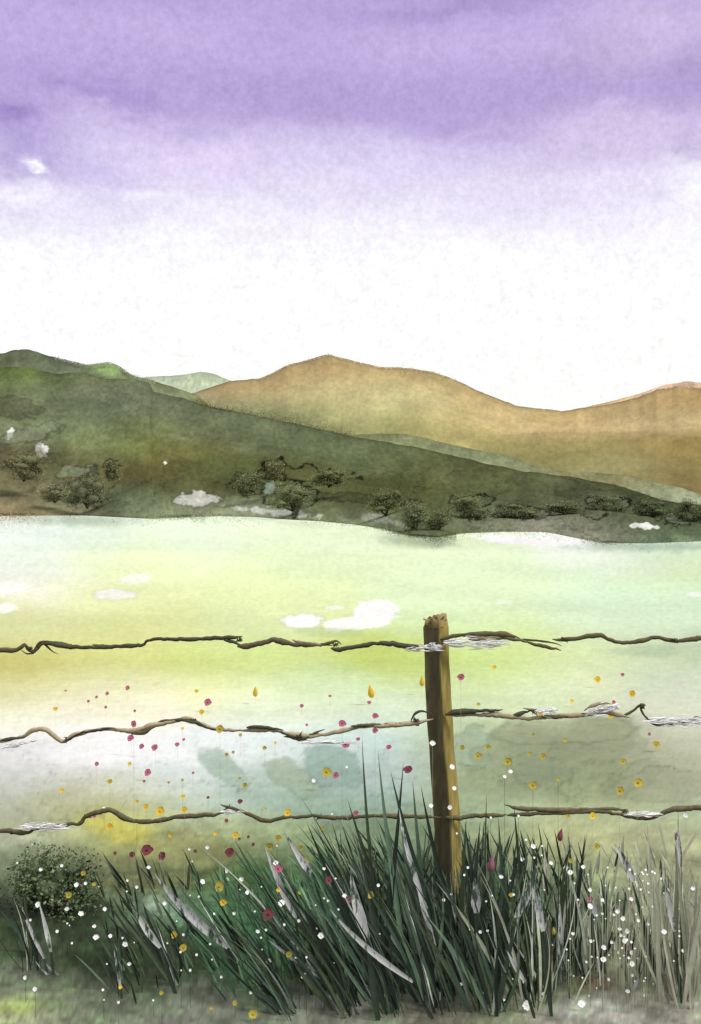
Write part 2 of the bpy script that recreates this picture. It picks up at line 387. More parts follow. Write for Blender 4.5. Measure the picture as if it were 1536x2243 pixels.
def colB(px, py):
    C = wash(px, py, BA, 74, 21, 13, 60, 18)
    for q in [(430,1093,46,17,-8,(192,192,184),.95,.12,.12),(600,1121,100,8,7,(205,208,198),.85,.3,0),(830,1138,70,9,10,(168,172,156),.7,.3,.05),
              (90,985,13,17,-25,(250,252,248),1,.12,.05),(24,950,8,14,10,(245,247,240),.95,.2,0),(1410,1152,30,7,5,(238,242,236),.95,.15,0),(362,1013,4,4,0,(250,250,245),1,.2,0),
              (1180,1140,70,14,4,(150,150,138),.5,.4,.05),(1300,1085,80,16,4,(84,88,66),.6,.3,.08),(60,950,70,18,-14,(132,140,116),.5,.3,.1),(40,890,60,22,8,(84,86,66),.6,.35,.12),
              (190,1066,46,40,0,(84,86,68),.9,.12,.14),(160,1035,44,14,-10,(132,138,112),.8,.15,.12),(245,1026,15,22,8,(94,92,64),.8,.12,.22),(60,1000,70,30,0,(92,86,66),.5,.4,.08),
              (680,1040,92,18,4,(92,94,58),.65,.1,.36),(600,1022,26,16,-30,(88,88,54),.6,.12,.36),(640,1086,56,25,4,(98,104,78),.55,.1,.32),(645,1128,7,16,10,(98,106,84),.8,.1,.25),(545,1062,40,20,20,(80,88,60),.6,.15,.25),
              (1030,1110,44,26,-10,(98,106,80),.6,.1,.36),(1050,1122,16,15,10,(110,116,92),.6,.1,.3),(905,1128,24,30,4,(94,100,74),.6,.12,.28),(1130,1120,50,14,2,(90,94,70),.5,.12,.28),(1180,1128,20,12,0,(112,114,92),.6,.12,.26),
              (1340,1104,46,13,3,(110,120,98),.7,.12,.3),(1300,1124,24,11,0,(104,108,88),.6,.12,.28),(1475,1140,30,13,3,(112,120,96),.7,.15,.25),(1420,1116,36,12,2,(64,70,52),.7,.2,.2),(780,1092,90,10,4,(74,76,50),.5,.3,.15),
              (590,1066,12,16,25,(140,156,138),.8,.2,.1)]:
        C = patch(C, px, py, *q, seed=51, wob=0.42)
    e = np.exp(-(fbm(px / 95, py / 46, 191, 5) / 0.022) ** 2) * sstep(960, 1060, py)
    C = C * (1 - 0.18 * e[..., None])
    return C


PYE = [(-1900,1124),(-300,1128),(0,1131),(180,1129),(330,1137),(480,1131),(560,1133),(640,1139),(700,1142),(780,1150),(840,1160),(900,1176),(960,1180),(1010,1170),(1100,1166),(1200,1167),(1260,1180),(1320,1192),(1420,1193),(1536,1188),(2200,1175),(3500,1160)]
def footB(u):
    y = np.interp(u, [p[0] for p in PYE], [p[1] for p in PYE])
    for k in range(30):                       # the foot itself bends gently
        y[1:-1] = .25 * y[:-2] + .5 * y[1:-1] + .25 * y[2:]
    a = gd(y)
    return a, 0 * a


def foot_at(x):
    return gd(np.interp(x, [p[0] for p in PYE], [p[1] for p in PYE]))


build_hill('dark green hillside sloping down to the right above the meadow', RB, 300, footB, colB, 181, rows=210, rough=0.8, rim=0.14, amp=2.5, gscale=0.08, gain=np.array([1.98, 1.94, 1.98]))

# ---------------- loose scrub that frays the crests and the foot of the hill (uncountable)
M_LEAF = grain_mat('leaf_scrub', scale=8, amt=0.2)


def quads(P, size, cols, name, label, mat=M_LEAF, asp=0.6):
    n = len(P)
    a = RNG.normal(size=(n, 3)); a /= np.linalg.norm(a, axis=1)[:, None]
    b = RNG.normal(size=(n, 3)); b -= (a * b).sum(1)[:, None] * a; b /= np.linalg.norm(b, axis=1)[:, None]
    s = np.asarray(size)[:, None] if np.ndim(size) else size
    V = np.stack([P - a * s, P - b * s * asp, P + a * s, P + b * s * asp], 1).reshape(-1, 3)
    f = np.arange(n * 4).reshape(n, 4)
    o = raw_mesh(name, V, f, mat, cols=np.repeat(cols, 4, 0), smooth=False)
    if label:
        tag(o, label, 'scrub', kind='stuff')
    return o


def fringe(n, xr, yfun, d_fun, spread, colfun, spx, name, label):
    x = RNG.uniform(xr[0], xr[1], n)
    off = RNG.normal(size=n)
    py = yfun(x) + spread(x) * off
    d = d_fun(x)
    P = np.stack([(x - CX) / F * d, d + RNG.uniform(-.6, .6, n) * d * .004, CAMH + (HZ - py) / F * d], 1)
    P[:, 2] = np.maximum(P[:, 2], 0.03)
    quads(P, np.abs(RNG.normal(spx, spx * .35, n)) * d / F, lin(colfun(x)) / (LB * 1.0), name, label)


pye = lambda x: np.interp(x, [p[0] for p in PYE], [p[1] for p in PYE])
dens = lambda x: 3.0 + 8.5 * np.clip(fbm(x / 90, x * 0 + 2, 5, 3) + .2, 0, 1)


def foot_cols(x):
    c = wash(x, pye(x) - 12, BA, 60, 18, 13, 5, 5)
    return np.clip(c * RNG.uniform(.85, 1.15, len(x))[:, None] + RNG.normal(0, 4, (len(x), 3)), 20, 230)


for (xr, ridge, dr_, n_, sp_, c0, lab_) in (
        ((560, 1010), RE, 1000, 1300, 2.6, (244, 226, 204), 'dry scrub softening the crest of the ochre hill'),
        ((1380, 1560), RE, 1000, 260, 2.4, (246, 230, 208), 'dry scrub softening the right crest of the ochre hill'),
        ((120, 345), RA, 640, 900, 2.8, (218, 226, 208), 'green scrub softening the crest of the far left hill'),
        ((430, 780), RB, 300, 7000, 13.0, (150, 142, 98), 'brownish scrub softening the brow of the dark green hillside')):
    fringe(n_, xr, lambda x: prof(ridge, x) + 1.0, lambda x: np.full_like(x, dr_ * .985), lambda x: np.full_like(x, sp_) * (.4 + .6 * np.clip(fbm(x / 40, x * 0, 9, 3) + .5, 0, 1)),
           lambda x: np.clip(np.array(c0) * RNG.uniform(.9, 1.08, (len(x), 1)), 0, 255), 1.0, 'crest_scrub', lab_)
NS = 42000
x_ = RNG.uniform(-40, 1580, NS)
w_ = np.clip(.35 + 1.2 * fbm(x_ / 120, x_ * 0 + 4, 33, 3), .05, 1)
w_ = np.where((x_ > 1010) & (x_ < 1230), .12, w_); w_ = np.where((x_ > 820) & (x_ < 1000), 1, w_); w_ = np.where((x_ > 450) & (x_ < 800), w_ * .25, w_)
x_ = x_[RNG.uniform(size=NS) < w_]
off_ = RNG.normal(size=len(x_)); off_ = np.abs(off_) * dens(x_) * 1.9 - 7
py_ = pye(x_) + off_
d_ = np.minimum(gd(np.maximum(py_, 1122)), foot_at(x_) + 1.0)
P_ = np.stack([(x_ - CX) / F * d_, d_, np.maximum(CAMH + (HZ - py_) / F * d_, 0.03)], 1)
fc_ = foot_cols(x_); k_ = np.clip((off_ + 5) / 24, 0, .9)[:, None]
fc_ = fc_ * (1 - k_) + np.array([222, 236, 214]) * k_
quads(P_, np.abs(RNG.normal(1.25, .4, len(x_))) * d_ / F, lin(fc_) / (LG * .72), 'hill_scrub', 'low dark scrub fraying the foot of the green hillside into the meadow')

# ---------------- shrubs along the foot of the hill (single ones)
M_BARK = grain_mat('shrub_bark', scale=20, amt=0.3, color=tuple(lin((84, 80, 60)) / 1.2))


M_MASS = grain_mat('leaf_mass', scale=14, amt=0.35)


def shrub(name, label, cat, group, px, pyb, d, wpx, hpx, col, n, leaf_px, seed, lobes=7, trunk=True, gain=LB, gain_core=1.5, core_k=.8, leaf_r=(.72, 1.2)):
    r = np.random.default_rng(seed)
    x, y, z = at(px, pyb, d)
    base = np.array([x, y, max(z, 0.0)])
    root = empty(name, base, label, cat, group)
    w = wpx / F * d; h = hpx / F * d
    L = []
    for k in range(lobes):
        a = r.uniform(0, 2 * np.pi); rr = r.uniform(.1, .62)
        zc = r.uniform(.16, .74)
        L.append((np.array([math.cos(a) * rr * w * .55 * (1.15 - zc * .7), math.sin(a) * rr * w * .4, h * zc]), w * r.uniform(.17, .28), h * r.uniform(.18, .3)))
    pts = []; cs = []
    per = n // lobes
    for (c, rw, rh) in L:
        v = r.normal(size=(per, 3)); v /= np.linalg.norm(v, axis=1)[:, None]
        rad = r.uniform(leaf_r[0], leaf_r[1], per)
        pts.append(c + v * rad[:, None] * np.array([rw, rw * .9, rh]))
        tone = r.uniform(.86, 1.16)
        cs.append(np.clip(np.array(col) * tone * r.uniform(.86, 1.14, (per, 1)) + r.normal(0, 3, (per, 3)), 10, 240))
    core = MB()
    for (c, rw, rh) in L:
        nu, nv = 16, 9
        V = []; Fc = []
        ox = r.uniform(0, 50)
        for j in range(nv + 1):
            ph = math.pi * j / nv
            for k in range(nu):
                a = 2 * math.pi * k / nu
                v = np.array([math.cos(a) * math.sin(ph), math.sin(a) * math.sin(ph), math.cos(ph)])
                q = core_k * (1 + .42 * float(fbm(np.array([v[0] * 2.2 + ox]), np.array([v[2] * 2.2 + v[1] * 1.3]), seed, 3)[0]))
                V.append(np.maximum(c + v * q * np.array([rw, rw * .9, rh]), [-99, -99, -.02 * h]))
        for j in range(nv):
            for k in range(nu):
                Fc.append((j * nu + k, (j + 1) * nu + k, (j + 1) * nu + (k + 1) % nu, j * nu + (k + 1) % nu))
        core.add(V, Fc, lin(np.clip(np.array(col) * r.uniform(.9, 1.12), 8, 240)) / gain_core)
    core.build('leaf_mass', M_MASS, root)
    Pp = np.concatenate(pts); Pp[:, 2] = np.maximum(Pp[:, 2], .02 * h)
    cc = lin(np.concatenate(cs)) / gain
    o = quads(Pp, np.abs(r.normal(leaf_px, leaf_px * .3, len(Pp))) * d / F, cc, 'crown', None)
    o.parent = root
    tb = MB()
    for (c, rw, rh) in L[:5]:
        tb.tube([(0, 0, -.02 * h), tuple(c * .45 + np.array([0, 0, -.05 * h])), tuple(c)], [w * .022, w * .014, w * .006], seg=5)
    tb.build('trunk', M_BARK, root)
    return root


HS = [  # px, base py, w, h, colour, label
(192,1112,92,84,(78,80,62),'broad near-black shrub at the left foot of the green hill'),
(246,1052,30,48,(86,84,58),'small upright olive shrub above and right of the broad dark one'),
(52,1052,110,66,(86,82,62),'brownish shrub at the left end of the hill foot'),
(120,1100,70,44,(104,100,80),'dull brown shrub just left of the broad near-black shrub'),
(540,1082,70,52,(74,80,54),'dark green shrub beside the pale grey patch on the hill foot'),
(602,1052,50,46,(84,84,52),'olive shrub at the left tip of the outlined thicket mid hill'),
(642,1118,96,62,(82,88,62),'rounded green shrub mid hill standing lowest above the white strip'),
(720,1066,92,44,(84,86,54),'long low olive shrub right of the thicket tip'),
(846,1128,86,62,(74,78,52),'dark shrub where the hill foot starts dropping right'),
(906,1160,60,66,(82,90,64),'upright shrub in the lowest dip of the hill foot'),
(962,1162,66,50,(74,80,56),'dark shrub on the right side of the lowest dip'),
(1030,1138,92,58,(82,88,64),'round grey green shrub above the long white strip'),
(1140,1136,96,36,(72,78,56),'low dark shrub over the middle of the white strip'),
(1236,1130,80,34,(76,80,60),'low grey shrub at the right end of the white strip'),
(1326,1124,90,44,(64,70,52),'dark spreading shrub left of the small white gap'),
(1420,1138,88,48,(60,68,50),'darkest shrub directly above the small white gap'),
(1506,1150,80,56,(62,70,50),'dark shrub at the right end of the hill foot')]
for i, (px, pb, w, h, c, lab) in enumerate(HS):
    fb = float(foot_at(px))
    pe = float(pye(px))
    # stands on the slope a little above the foot of the hill
    t = min(max((pe - pb) / max(pe - float(np.interp(px, [p[0] for p in RB], [p[1] for p in RB])), 1), 0.0), 1)
    d = fb + (300 - fb) * t * .35 - 2
    shrub('shrub', lab, 'shrub', 'shrubs along the foot of the green hill', px, pb, d, w * 1.15, h, np.array(c) * .5 + np.array((52, 55, 38)), 5200, 1.35, 500 + i, 17, gain=.74, gain_core=1.0, core_k=.5, leaf_r=(.45, 1.3))

# ================================================================== FENCE
DF = 5.0
M_WOOD = grain_mat('fence_timber', scale=14, amt=0.28, stretch=(1, 1, 0.07), bump=0.4, rough=0.85)
M_FIB = grain_mat('wood_fibre', scale=30, amt=0.2)
M_STAPLE = grain_mat('rusty_staple', scale=60, amt=0.3, color=(.09, .07, .05), rough=.6)


def build_post():
    bx, by, _ = at(986, 1952, DF)
    tx, _, tz = at(953, 1348, DF)
    root = empty('fence_post', (bx, by, 0), 'weathered wooden fence post, dark on its left side and ochre on the right', 'fence post')
    th = math.radians(-39)
    s = 0.046
    n = 26
    corners = []
    for k in range(4):
        a0 = th + math.pi / 4 + k * math.pi / 2
        corners.append(Vector((math.cos(a0) * s * 1.414, math.sin(a0) * s * 1.414, 0)))
    ring = []
    for k in range(4):
        A = corners[k]; B = corners[(k + 1) % 4]
        for t in (0.06, .28, .5, .72, .94):
            ring.append((A.lerp(B, t), k, t))
    V = []; C = []; Fc = []
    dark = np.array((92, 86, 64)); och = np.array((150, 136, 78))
    m = len(ring)
    rs = random.Random(4)
    wob = [rs.uniform(-.0025, .0025) for _ in range(m)]
    for i in range(n + 1):
        f = -0.12 + 1.12 * i / n
        cx = (tx - bx) * f + .004 * math.sin(f * 7); cz = tz * f
        sc = (1.02 - .06 * max(f, 0)) * (.84 if i == n else 1)
        for j, (p, k, t) in enumerate(ring):
            nrm = Vector((p.x, p.y, 0)).normalized()
            w = wob[j] + .0022 * math.sin(f * 19 + j * 2.1)
            zz = cz
            if i == n:
                zz += .012 * math.sin(j * 1.7) - .012 + .25 * p.x
            V.append((cx + p.x * sc + nrm.x * w, p.y * sc + nrm.y * w, zz))
            # left-front face: stained wood with its shade painted in; right face: sunlit ochre
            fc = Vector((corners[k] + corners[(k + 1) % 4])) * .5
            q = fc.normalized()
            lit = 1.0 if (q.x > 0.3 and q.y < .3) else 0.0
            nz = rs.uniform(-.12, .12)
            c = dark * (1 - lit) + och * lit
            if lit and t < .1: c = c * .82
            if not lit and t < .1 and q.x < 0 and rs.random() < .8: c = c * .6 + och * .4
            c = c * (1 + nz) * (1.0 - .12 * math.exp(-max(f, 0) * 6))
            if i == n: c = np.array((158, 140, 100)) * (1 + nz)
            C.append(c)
    for i in range(n):
        for j in range(m):
            j2 = (j + 1) % m
            Fc.append((i * m + j, i * m + j2, (i + 1) * m + j2, (i + 1) * m + j))
    V.append((tx - bx, 0, tz - .008)); C.append(np.array((150, 128, 88)))
    for j in range(m):
        Fc.append((n * m + j, n * m + (j + 1) % m, len(V) - 1))
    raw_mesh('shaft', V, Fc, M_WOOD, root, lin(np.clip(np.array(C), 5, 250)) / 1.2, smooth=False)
    # broken fibres and splinters round the sawn top
    fb = MB()
    for i in range(46):
        a = rs.uniform(0, 2 * math.pi)
        r0 = .047 * rs.uniform(.55, 1.05)
        p0 = Vector((tx - bx + math.cos(a) * r0, math.sin(a) * r0, tz - .03 + rs.uniform(-.035, .02)))
        out = Vector((math.cos(a), math.sin(a), 0))
        p1 = p0 + out * rs.uniform(.002, .016) + Vector((rs.uniform(-.012, .012), 0, rs.uniform(.002, .018)))
        p2 = p1 + Vector((rs.uniform(-.014, .014), rs.uniform(-.01, .01), rs.uniform(-.008, .008)))
        c = lin((np.array((120, 96, 55)) if rs.random() < .6 else np.array((74, 64, 44))) * rs.uniform(.8, 1.2)) / 1.4
        fb.tube([p0, p1, p2], [rs.uniform(.0014, .0034), .0018, .0005], c, seg=4)
    for i in range(14):
        a = rs.uniform(0, 2 * math.pi); r0 = rs.uniform(0, .034)
        p0 = Vector((tx - bx + math.cos(a) * r0, math.sin(a) * r0, tz - .02))
        p1 = p0 + Vector((rs.uniform(-.006, .006), 0, rs.uniform(.010, .022)))
        c = lin(np.array((140, 120, 72)) * rs.uniform(.7, 1.1)) / 1.4
        fb.tube([p0, p1], [.012, .008], c, seg=6)
    fb.build('frayed_top', M_FIB, root)
    for (sx, sy) in ((961, 1404), (968, 1562), (978, 1790)):
        w = at(sx, sy, DF - .052)
        q = Vector(w) - Vector((bx, by, 0))
        st = MB()
        st.tube([q + Vector((-.004, .03, .012)), q + Vector((-.004, -.012, .011)), q + Vector((.002, -.014, 0)), q + Vector((.006, -.012, -.011)), q + Vector((.006, .03, -.012))], .0022, seg=5)
        st.build('staple', M_STAPLE, root)


build_post()

M_WIRE = grain_mat('old_wire', scale=40, amt=0.35, rough=.8, bump=.3)
M_HIGHLIGHT = grain_mat('white_highlight', scale=60, amt=0.08)
DARK = lin((92, 87, 66)) / 1.1
DARK2 = lin((76, 75, 60)) / 1.1
TAN = lin((158, 146, 118)) / 1.1


def smooth_pts(pts, step=5.0):
    P = np.array(pts, float); out = []
    for i in range(len(P) - 1):
        p0 = P[max(i - 1, 0)]; p1 = P[i]; p2 = P[i + 1]; p3 = P[min(i + 2, len(P) - 1)]
        n = max(2, int(np.hypot(*(p2 - p1)[:2]) / step))
        for k in range(n):
            t = k / n
            out.append(.5 * ((2 * p1) + (-p0 + p2) * t + (2 * p0 - 5 * p1 + 4 * p2 - p3) * t ** 2 + (-p0 + 3 * p1 - 3 * p2 + p3) * t ** 3))
    out.append(P[-1])
    return np.array(out)


def strand(root, pts, rpx, col, depth=-.058, seed=0, taper=True, name='strand'):
    q = smooth_pts(pts)
    n = len(q)
    s = np.arange(n)
    nz = fbm(s / 9.0, s * 0 + seed, seed, 4, .6)
    jit = fbm(s / 2.2, s * 0 + seed + 9, seed + 3, 3, .7)
    rr = rpx * .88 * (1 + .75 * nz)
    if taper:
        rr = rr * np.clip(np.minimum(s / 5 + .25, (n - 1 - s) / 7 + .12), 0, 1)
    d = DF + depth + .012 * fbm(s / 22., s * 0 + seed, seed + 5, 3)
    b = Vector(root.location)
    pts3 = [Vector(at(q[i, 0], q[i, 1] + jit[i] * 2.2, d[i])) - b for i in range(n)]
    C = np.repeat((np.array(col)[None, :] * (1 + .3 * nz[:, None])), 6, 0)
    mb = MB(); mb.tube(pts3, rr / F * DF, C, seg=6)
    return mb.build(name, M_WIRE, root)


def barb(root, px, py, seed):
    r = random.Random(seed); b = Vector(root.location)
    mb = MB()
    c = Vector(at(px, py, DF - .062)) - b
    for sgn in (1, -1):
        a = r.uniform(.3, 1.3) * sgn
        v = Vector((math.cos(a) * r.choice((-1, 1)), -.25 * sgn, math.sin(a))).normalized()
        L = r.uniform(.018, .032)
        mb.tube([c - v * L * .25, c + v * L * .5, c + v * L], [.0042, .0032, .0008], DARK2, seg=5)
    hel = [c + Vector((k * .0016 - .012, .0075 * math.cos(k * 1.1), .0075 * math.sin(k * 1.1))) for k in range(16)]
    mb.tube(hel, .0026, DARK2, seg=5)
    mb.build('barb', M_WIRE, root)


def wire(label, y0, strands, barbs):
    root = empty('barbed_wire', at(986, y0, DF - .055), label, 'barbed wire', 'three wires of the fence')
    for i, (pts, r, c) in enumerate(strands):
        strand(root, pts, r, c, seed=int(y0) + i * 7, depth=-.058 - .004 * (i % 3))
    for i, (x, y) in enumerate(barbs):
        barb(root, x, y, int(y0) + i)


wire('top barbed wire of the fence, dark brown and broken into overlapping lengths', 1405, [
    ([(-1500,1420),(-1150,1406),(-800,1424),(-420,1415),(-250,1428),(-120,1412),(0,1423),(30,1425),(48,1417),(54,1411),(64,1424),(74,1427),(84,1411),(95,1405),(120,1407),(150,1412),(158,1411)], 5.6, DARK),
    ([(44,1420),(55,1430),(72,1432),(84,1420),(95,1410),(112,1424),(130,1434)], 2.6, DARK2),
    ([(96,1408),(150,1416),(200,1418),(250,1416),(310,1413),(322,1404),(345,1400),(420,1400),(480,1398),(532,1394)], 5.2, DARK2),
    ([(202,1412),(225,1415),(258,1415)], 4.5, DARK),
    ([(490,1403),(510,1406),(527,1412),(534,1410)], 5.5, DARK2),
    ([(520,1416),(545,1415),(575,1408),(600,1402),(625,1407),(650,1412),(690,1413),(705,1416)], 6.4, DARK),
    ([(640,1402),(670,1408),(700,1412),(735,1414)], 3.6, TAN * .8),
    ([(700,1412),(722,1408),(738,1404),(748,1412)], 4.6, DARK),
    ([(725,1421),(745,1423),(768,1419),(800,1414),(820,1409),(860,1410),(895,1416),(925,1417),(952,1414)], 5.4, DARK2),
    ([(960,1402),(985,1396),(1010,1391),(1060,1389),(1110,1391),(1140,1398)], 6.0, DARK),
    ([(1015,1394),(1060,1400),(1110,1398),(1150,1402)], 5.5, TAN * .6),
    ([(1102,1397),(1140,1404),(1180,1413),(1230,1424)], 4.0, DARK),
    ([(1120,1401),(1160,1402),(1200,1406),(1232,1415)], 2.6, DARK2),
    ([(1210,1402),(1235,1401),(1270,1397),(1310,1391),(1330,1398),(1352,1407),(1380,1407),(1405,1404),(1430,1397),(1455,1399),(1478,1404),(1510,1401),(1560,1399),(1700,1412),(1850,1396),(2000,1408),(2350,1398),(2700,1412),(3100,1402)], 4.8, DARK)],
    [(66, 1420), (525, 1402), (735, 1412), (1236, 1400), (1478, 1402)])
wire('middle barbed wire, tan and dark strands twisted together, sagging left of the post', 1570, [
    ([(-1500,1600),(-1150,1618),(-800,1602),(-420,1605),(-260,1625),(-120,1612),(0,1622),(50,1613),(70,1601),(95,1596),(112,1606),(130,1622),(146,1622),(165,1609),(200,1601),(240,1597),(290,1601),(330,1589),(375,1581),(410,1574),(440,1586),(480,1598),(530,1600),(560,1597),(600,1600),(640,1609),(690,1612),(740,1603),(770,1596),(820,1591),(880,1586),(912,1583),(950,1574)], 5.0, TAN),
    ([(0,1623),(30,1617),(56,1613)], 3.6, DARK2),
    ([(138,1625),(155,1617),(175,1606),(210,1600),(240,1594),(258,1598)], 3.8, DARK2),
    ([(285,1606),(315,1604),(330,1594),(352,1586)], 4.6, DARK),
    ([(332,1587),(360,1579),(400,1578),(430,1582),(450,1592),(480,1600)], 3.0, DARK2),
    ([(540,1593),(570,1592),(600,1596),(622,1600)], 5.2, DARK2),
    ([(615,1602),(640,1613),(665,1616),(690,1606),(712,1597)], 3.6, DARK2),
    ([(622,1612),(655,1620),(685,1624)], 4.2, DARK),
    ([(768,1590),(820,1588),(870,1586),(900,1584)], 3.4, DARK),
    ([(898,1586),(904,1572),(912,1562),(925,1558),(940,1562),(950,1566)], 3.6, DARK2),
    ([(905,1579),(918,1585),(914,1590),(902,1584)], 3.4, DARK),
    ([(975,1566),(1000,1559),(1050,1557),(1103,1555)], 5.0, DARK2),
    ([(985,1566),(1060,1566),(1110,1568),(1160,1574),(1215,1568),(1280,1566),(1320,1560),(1380,1572)], 5.0, TAN * .85),
    ([(1114,1572),(1135,1564),(1160,1557),(1178,1553)], 4.8, DARK2),
    ([(1145,1550),(1175,1556),(1200,1564)], 3.0, TAN * .7),
    ([(1185,1570),(1230,1570),(1270,1564),(1285,1560)], 4.4, DARK),
    ([(1280,1556),(1300,1545),(1320,1540),(1342,1541)], 3.6, TAN * .8),
    ([(1300,1560),(1320,1553),(1340,1550),(1355,1552)], 4.0, DARK2),
    ([(1360,1570),(1385,1557),(1402,1545),(1412,1543),(1404,1552),(1412,1568),(1428,1583),(1450,1587),(1480,1585),(1510,1580),(1540,1572),(1650,1585),(1800,1570),(2000,1582),(2350,1570),(2700,1586),(3100,1574)], 4.2, DARK)],
    [(150, 1618), (425, 1578), (655, 1612), (912, 1578), (1170, 1560), (1405, 1548)])
wire('bottom barbed wire, thin and dark, partly hidden by the tall grass', 1790, [
    ([(-1500,1820),(-1150,1808),(-800,1826),(-420,1815),(-200,1828),(0,1820),(30,1822),(62,1823),(80,1815),(130,1808),(175,1803),(186,1790),(210,1780),(240,1774),(258,1782),(275,1794),(310,1800),(345,1798),(380,1791),(430,1786),(470,1784),(492,1780)], 5.8, DARK),
    ([(484,1763),(505,1769),(535,1779),(560,1790),(588,1799),(615,1792),(650,1788)], 5.8, DARK),
    ([(640,1791),(690,1787),(730,1792),(770,1790),(820,1787),(880,1788),(950,1790),(968,1790)], 5.0, DARK),
    ([(975,1790),(1010,1792),(1030,1788),(1080,1786),(1110,1785)], 5.0, DARK),
    ([(1104,1763),(1125,1768),(1170,1773),(1250,1774),(1320,1772),(1376,1773)], 4.4, DARK * 1.2),
    ([(1110,1785),(1200,1782),(1300,1778),(1345,1782),(1380,1789),(1425,1793),(1445,1784),(1470,1775),(1500,1771),(1560,1770),(1700,1782),(1850,1772),(2000,1780),(2350,1770),(2700,1784),(3100,1774)], 5.2, DARK)],
    [(190, 1788), (500, 1770), (700, 1790), (1370, 1778)])


def highlight(px, py, lpx, hpx, label, seed, n=70, slope=0.0):  # fibre tufts added to stand for white highlights on the wires
    r = random.Random(seed)
    mb = MB()
    o = Vector(at(px, py, DF - .075))
    k = DF / F
    for i in range(n):
        u = r.uniform(-.5, .5)
        taper = 1 - abs(u) * 1.3
        x0 = u * lpx * k; z0 = r.gauss(0, .34) * hpx * k * max(taper, .15) - slope * x0
        L = r.uniform(.12, .34) * lpx * k
        y0 = r.uniform(-.010, .010)
        dz = r.uniform(-.25, .25) * hpx * k - slope * L
        mb.tube([(x0, y0, z0), (x0 + L * .5, y0 + r.uniform(-.004, .004), z0 + dz * .6 + r.uniform(-.002, .002)), (x0 + L, y0, z0 + dz)], [.0007, r.uniform(.0012, .003), .0004], tuple(np.array((.74, .74, .74)) * r.uniform(.85, 1.05)), seg=4, cap=False)
    w = mb.build('highlight_tuft', M_HIGHLIGHT)
    w.location = o
    tag(w, label, 'wool tuft', 'white wool tufts set along the wires')


highlight(918, 1420, 76, 13, 'short white wool tuft on the top wire just left of the post', 1)
highlight(1030, 1408, 118, 20, 'long white wool tuft on the top wire just right of the post', 2, 130)
highlight(944, 1416, 34, 14, 'small white wool wisp stuck on the face of the post at the top wire', 9, 30)
highlight(1192, 1558, 46, 16, 'small white wool tuft on the middle wire nearest right of the post', 3, 70, -.1)
highlight(1310, 1556, 74, 20, 'white wool tuft on the middle wire under its raised kink', 4, 80, -.2)
highlight(1470, 1579, 130, 22, 'largest white wool tuft, on the middle wire at the right edge', 5, 130)
highlight(705, 1626, 110, 8, 'thin white wool strip hanging under the middle wire left of the post', 6, 70)
highlight(88, 1812, 100, 15, 'white wool tuft at the left end of the bottom wire', 7, 100)
highlight(503, 1779, 44, 9, 'small white wool wisp on the broken kink of the bottom wire', 8, 40)
highlight(1400, 1783, 76, 10, 'thin white wool wisp on the bottom wire far right of the post', 10, 50)
highlight(30, 1632, 70, 9, 'thin white wool strip under the middle wire at its left end', 11, 50, -.2)

# ================================================================== TALL GRASS
M_BLADE = grain_mat('grass_blade', scale=14, amt=0.3, rough=.75, spec=.05)
M_PALE = grain_mat('pale_dry_blade', scale=70, amt=0.1, rough=.9, stretch=(1, 1, .22), streak=(tuple(lin((70, 88, 72)) / 1.1), 34.0, .5, .58))


def blade(mb, base, tip, w, col, bend, r, nseg=9, twist=None):
    """one folded, tapering leaf from the ground to its tip"""
    B = Vector(base); T = Vector(tip)
    mid = B.lerp(T, .5) + Vector(bend)
    ang = r.uniform(-.7, .7) if twist is None else twist
    side = Vector((math.cos(ang), math.sin(ang), 0))
    V = []; C = []; Fc = []
    for i in range(nseg + 1):
        t = i / nseg
        p = B * (1 - t) ** 2 + mid * (2 * t * (1 - t)) + T * t * t
        tan = ((mid - B) * (1 - t) + (T - mid) * t).normalized()
        sd = (side - tan * side.dot(tan)).normalized()
        nm = sd.cross(tan)
        ww = w * (min(1, .45 + 1.8 * t) * (1 - t ** 2.2) + .02)
        V += [p - sd * ww * .5 + nm * ww * .16, p, p + sd * ww * .5 + nm * ww * .16]
        k = 1 + .25 * math.sin(t * 9 + B.x * 50) * .4
        c = np.array(col) * k
        C += [c * .9, c * 1.08, c * .97]
        if i:
            q = 3 * i
            Fc += [(q - 3, q - 2, q + 1, q), (q - 2, q - 1, q + 2, q + 1)]
    mb.add(V, Fc, np.array(C))


GREENS = [(58, 70, 58), (46, 56, 48), (66, 78, 58), (58, 76, 64), (76, 88, 66), (42, 50, 44), (90, 112, 90), (52, 62, 54), (50, 60, 50)]
GLARE_GRAYS = [(156, 159, 140), (146, 152, 130), (164, 166, 146), (138, 144, 122), (150, 148, 130)]  # pale grass tones that hint at the glare over the lower right
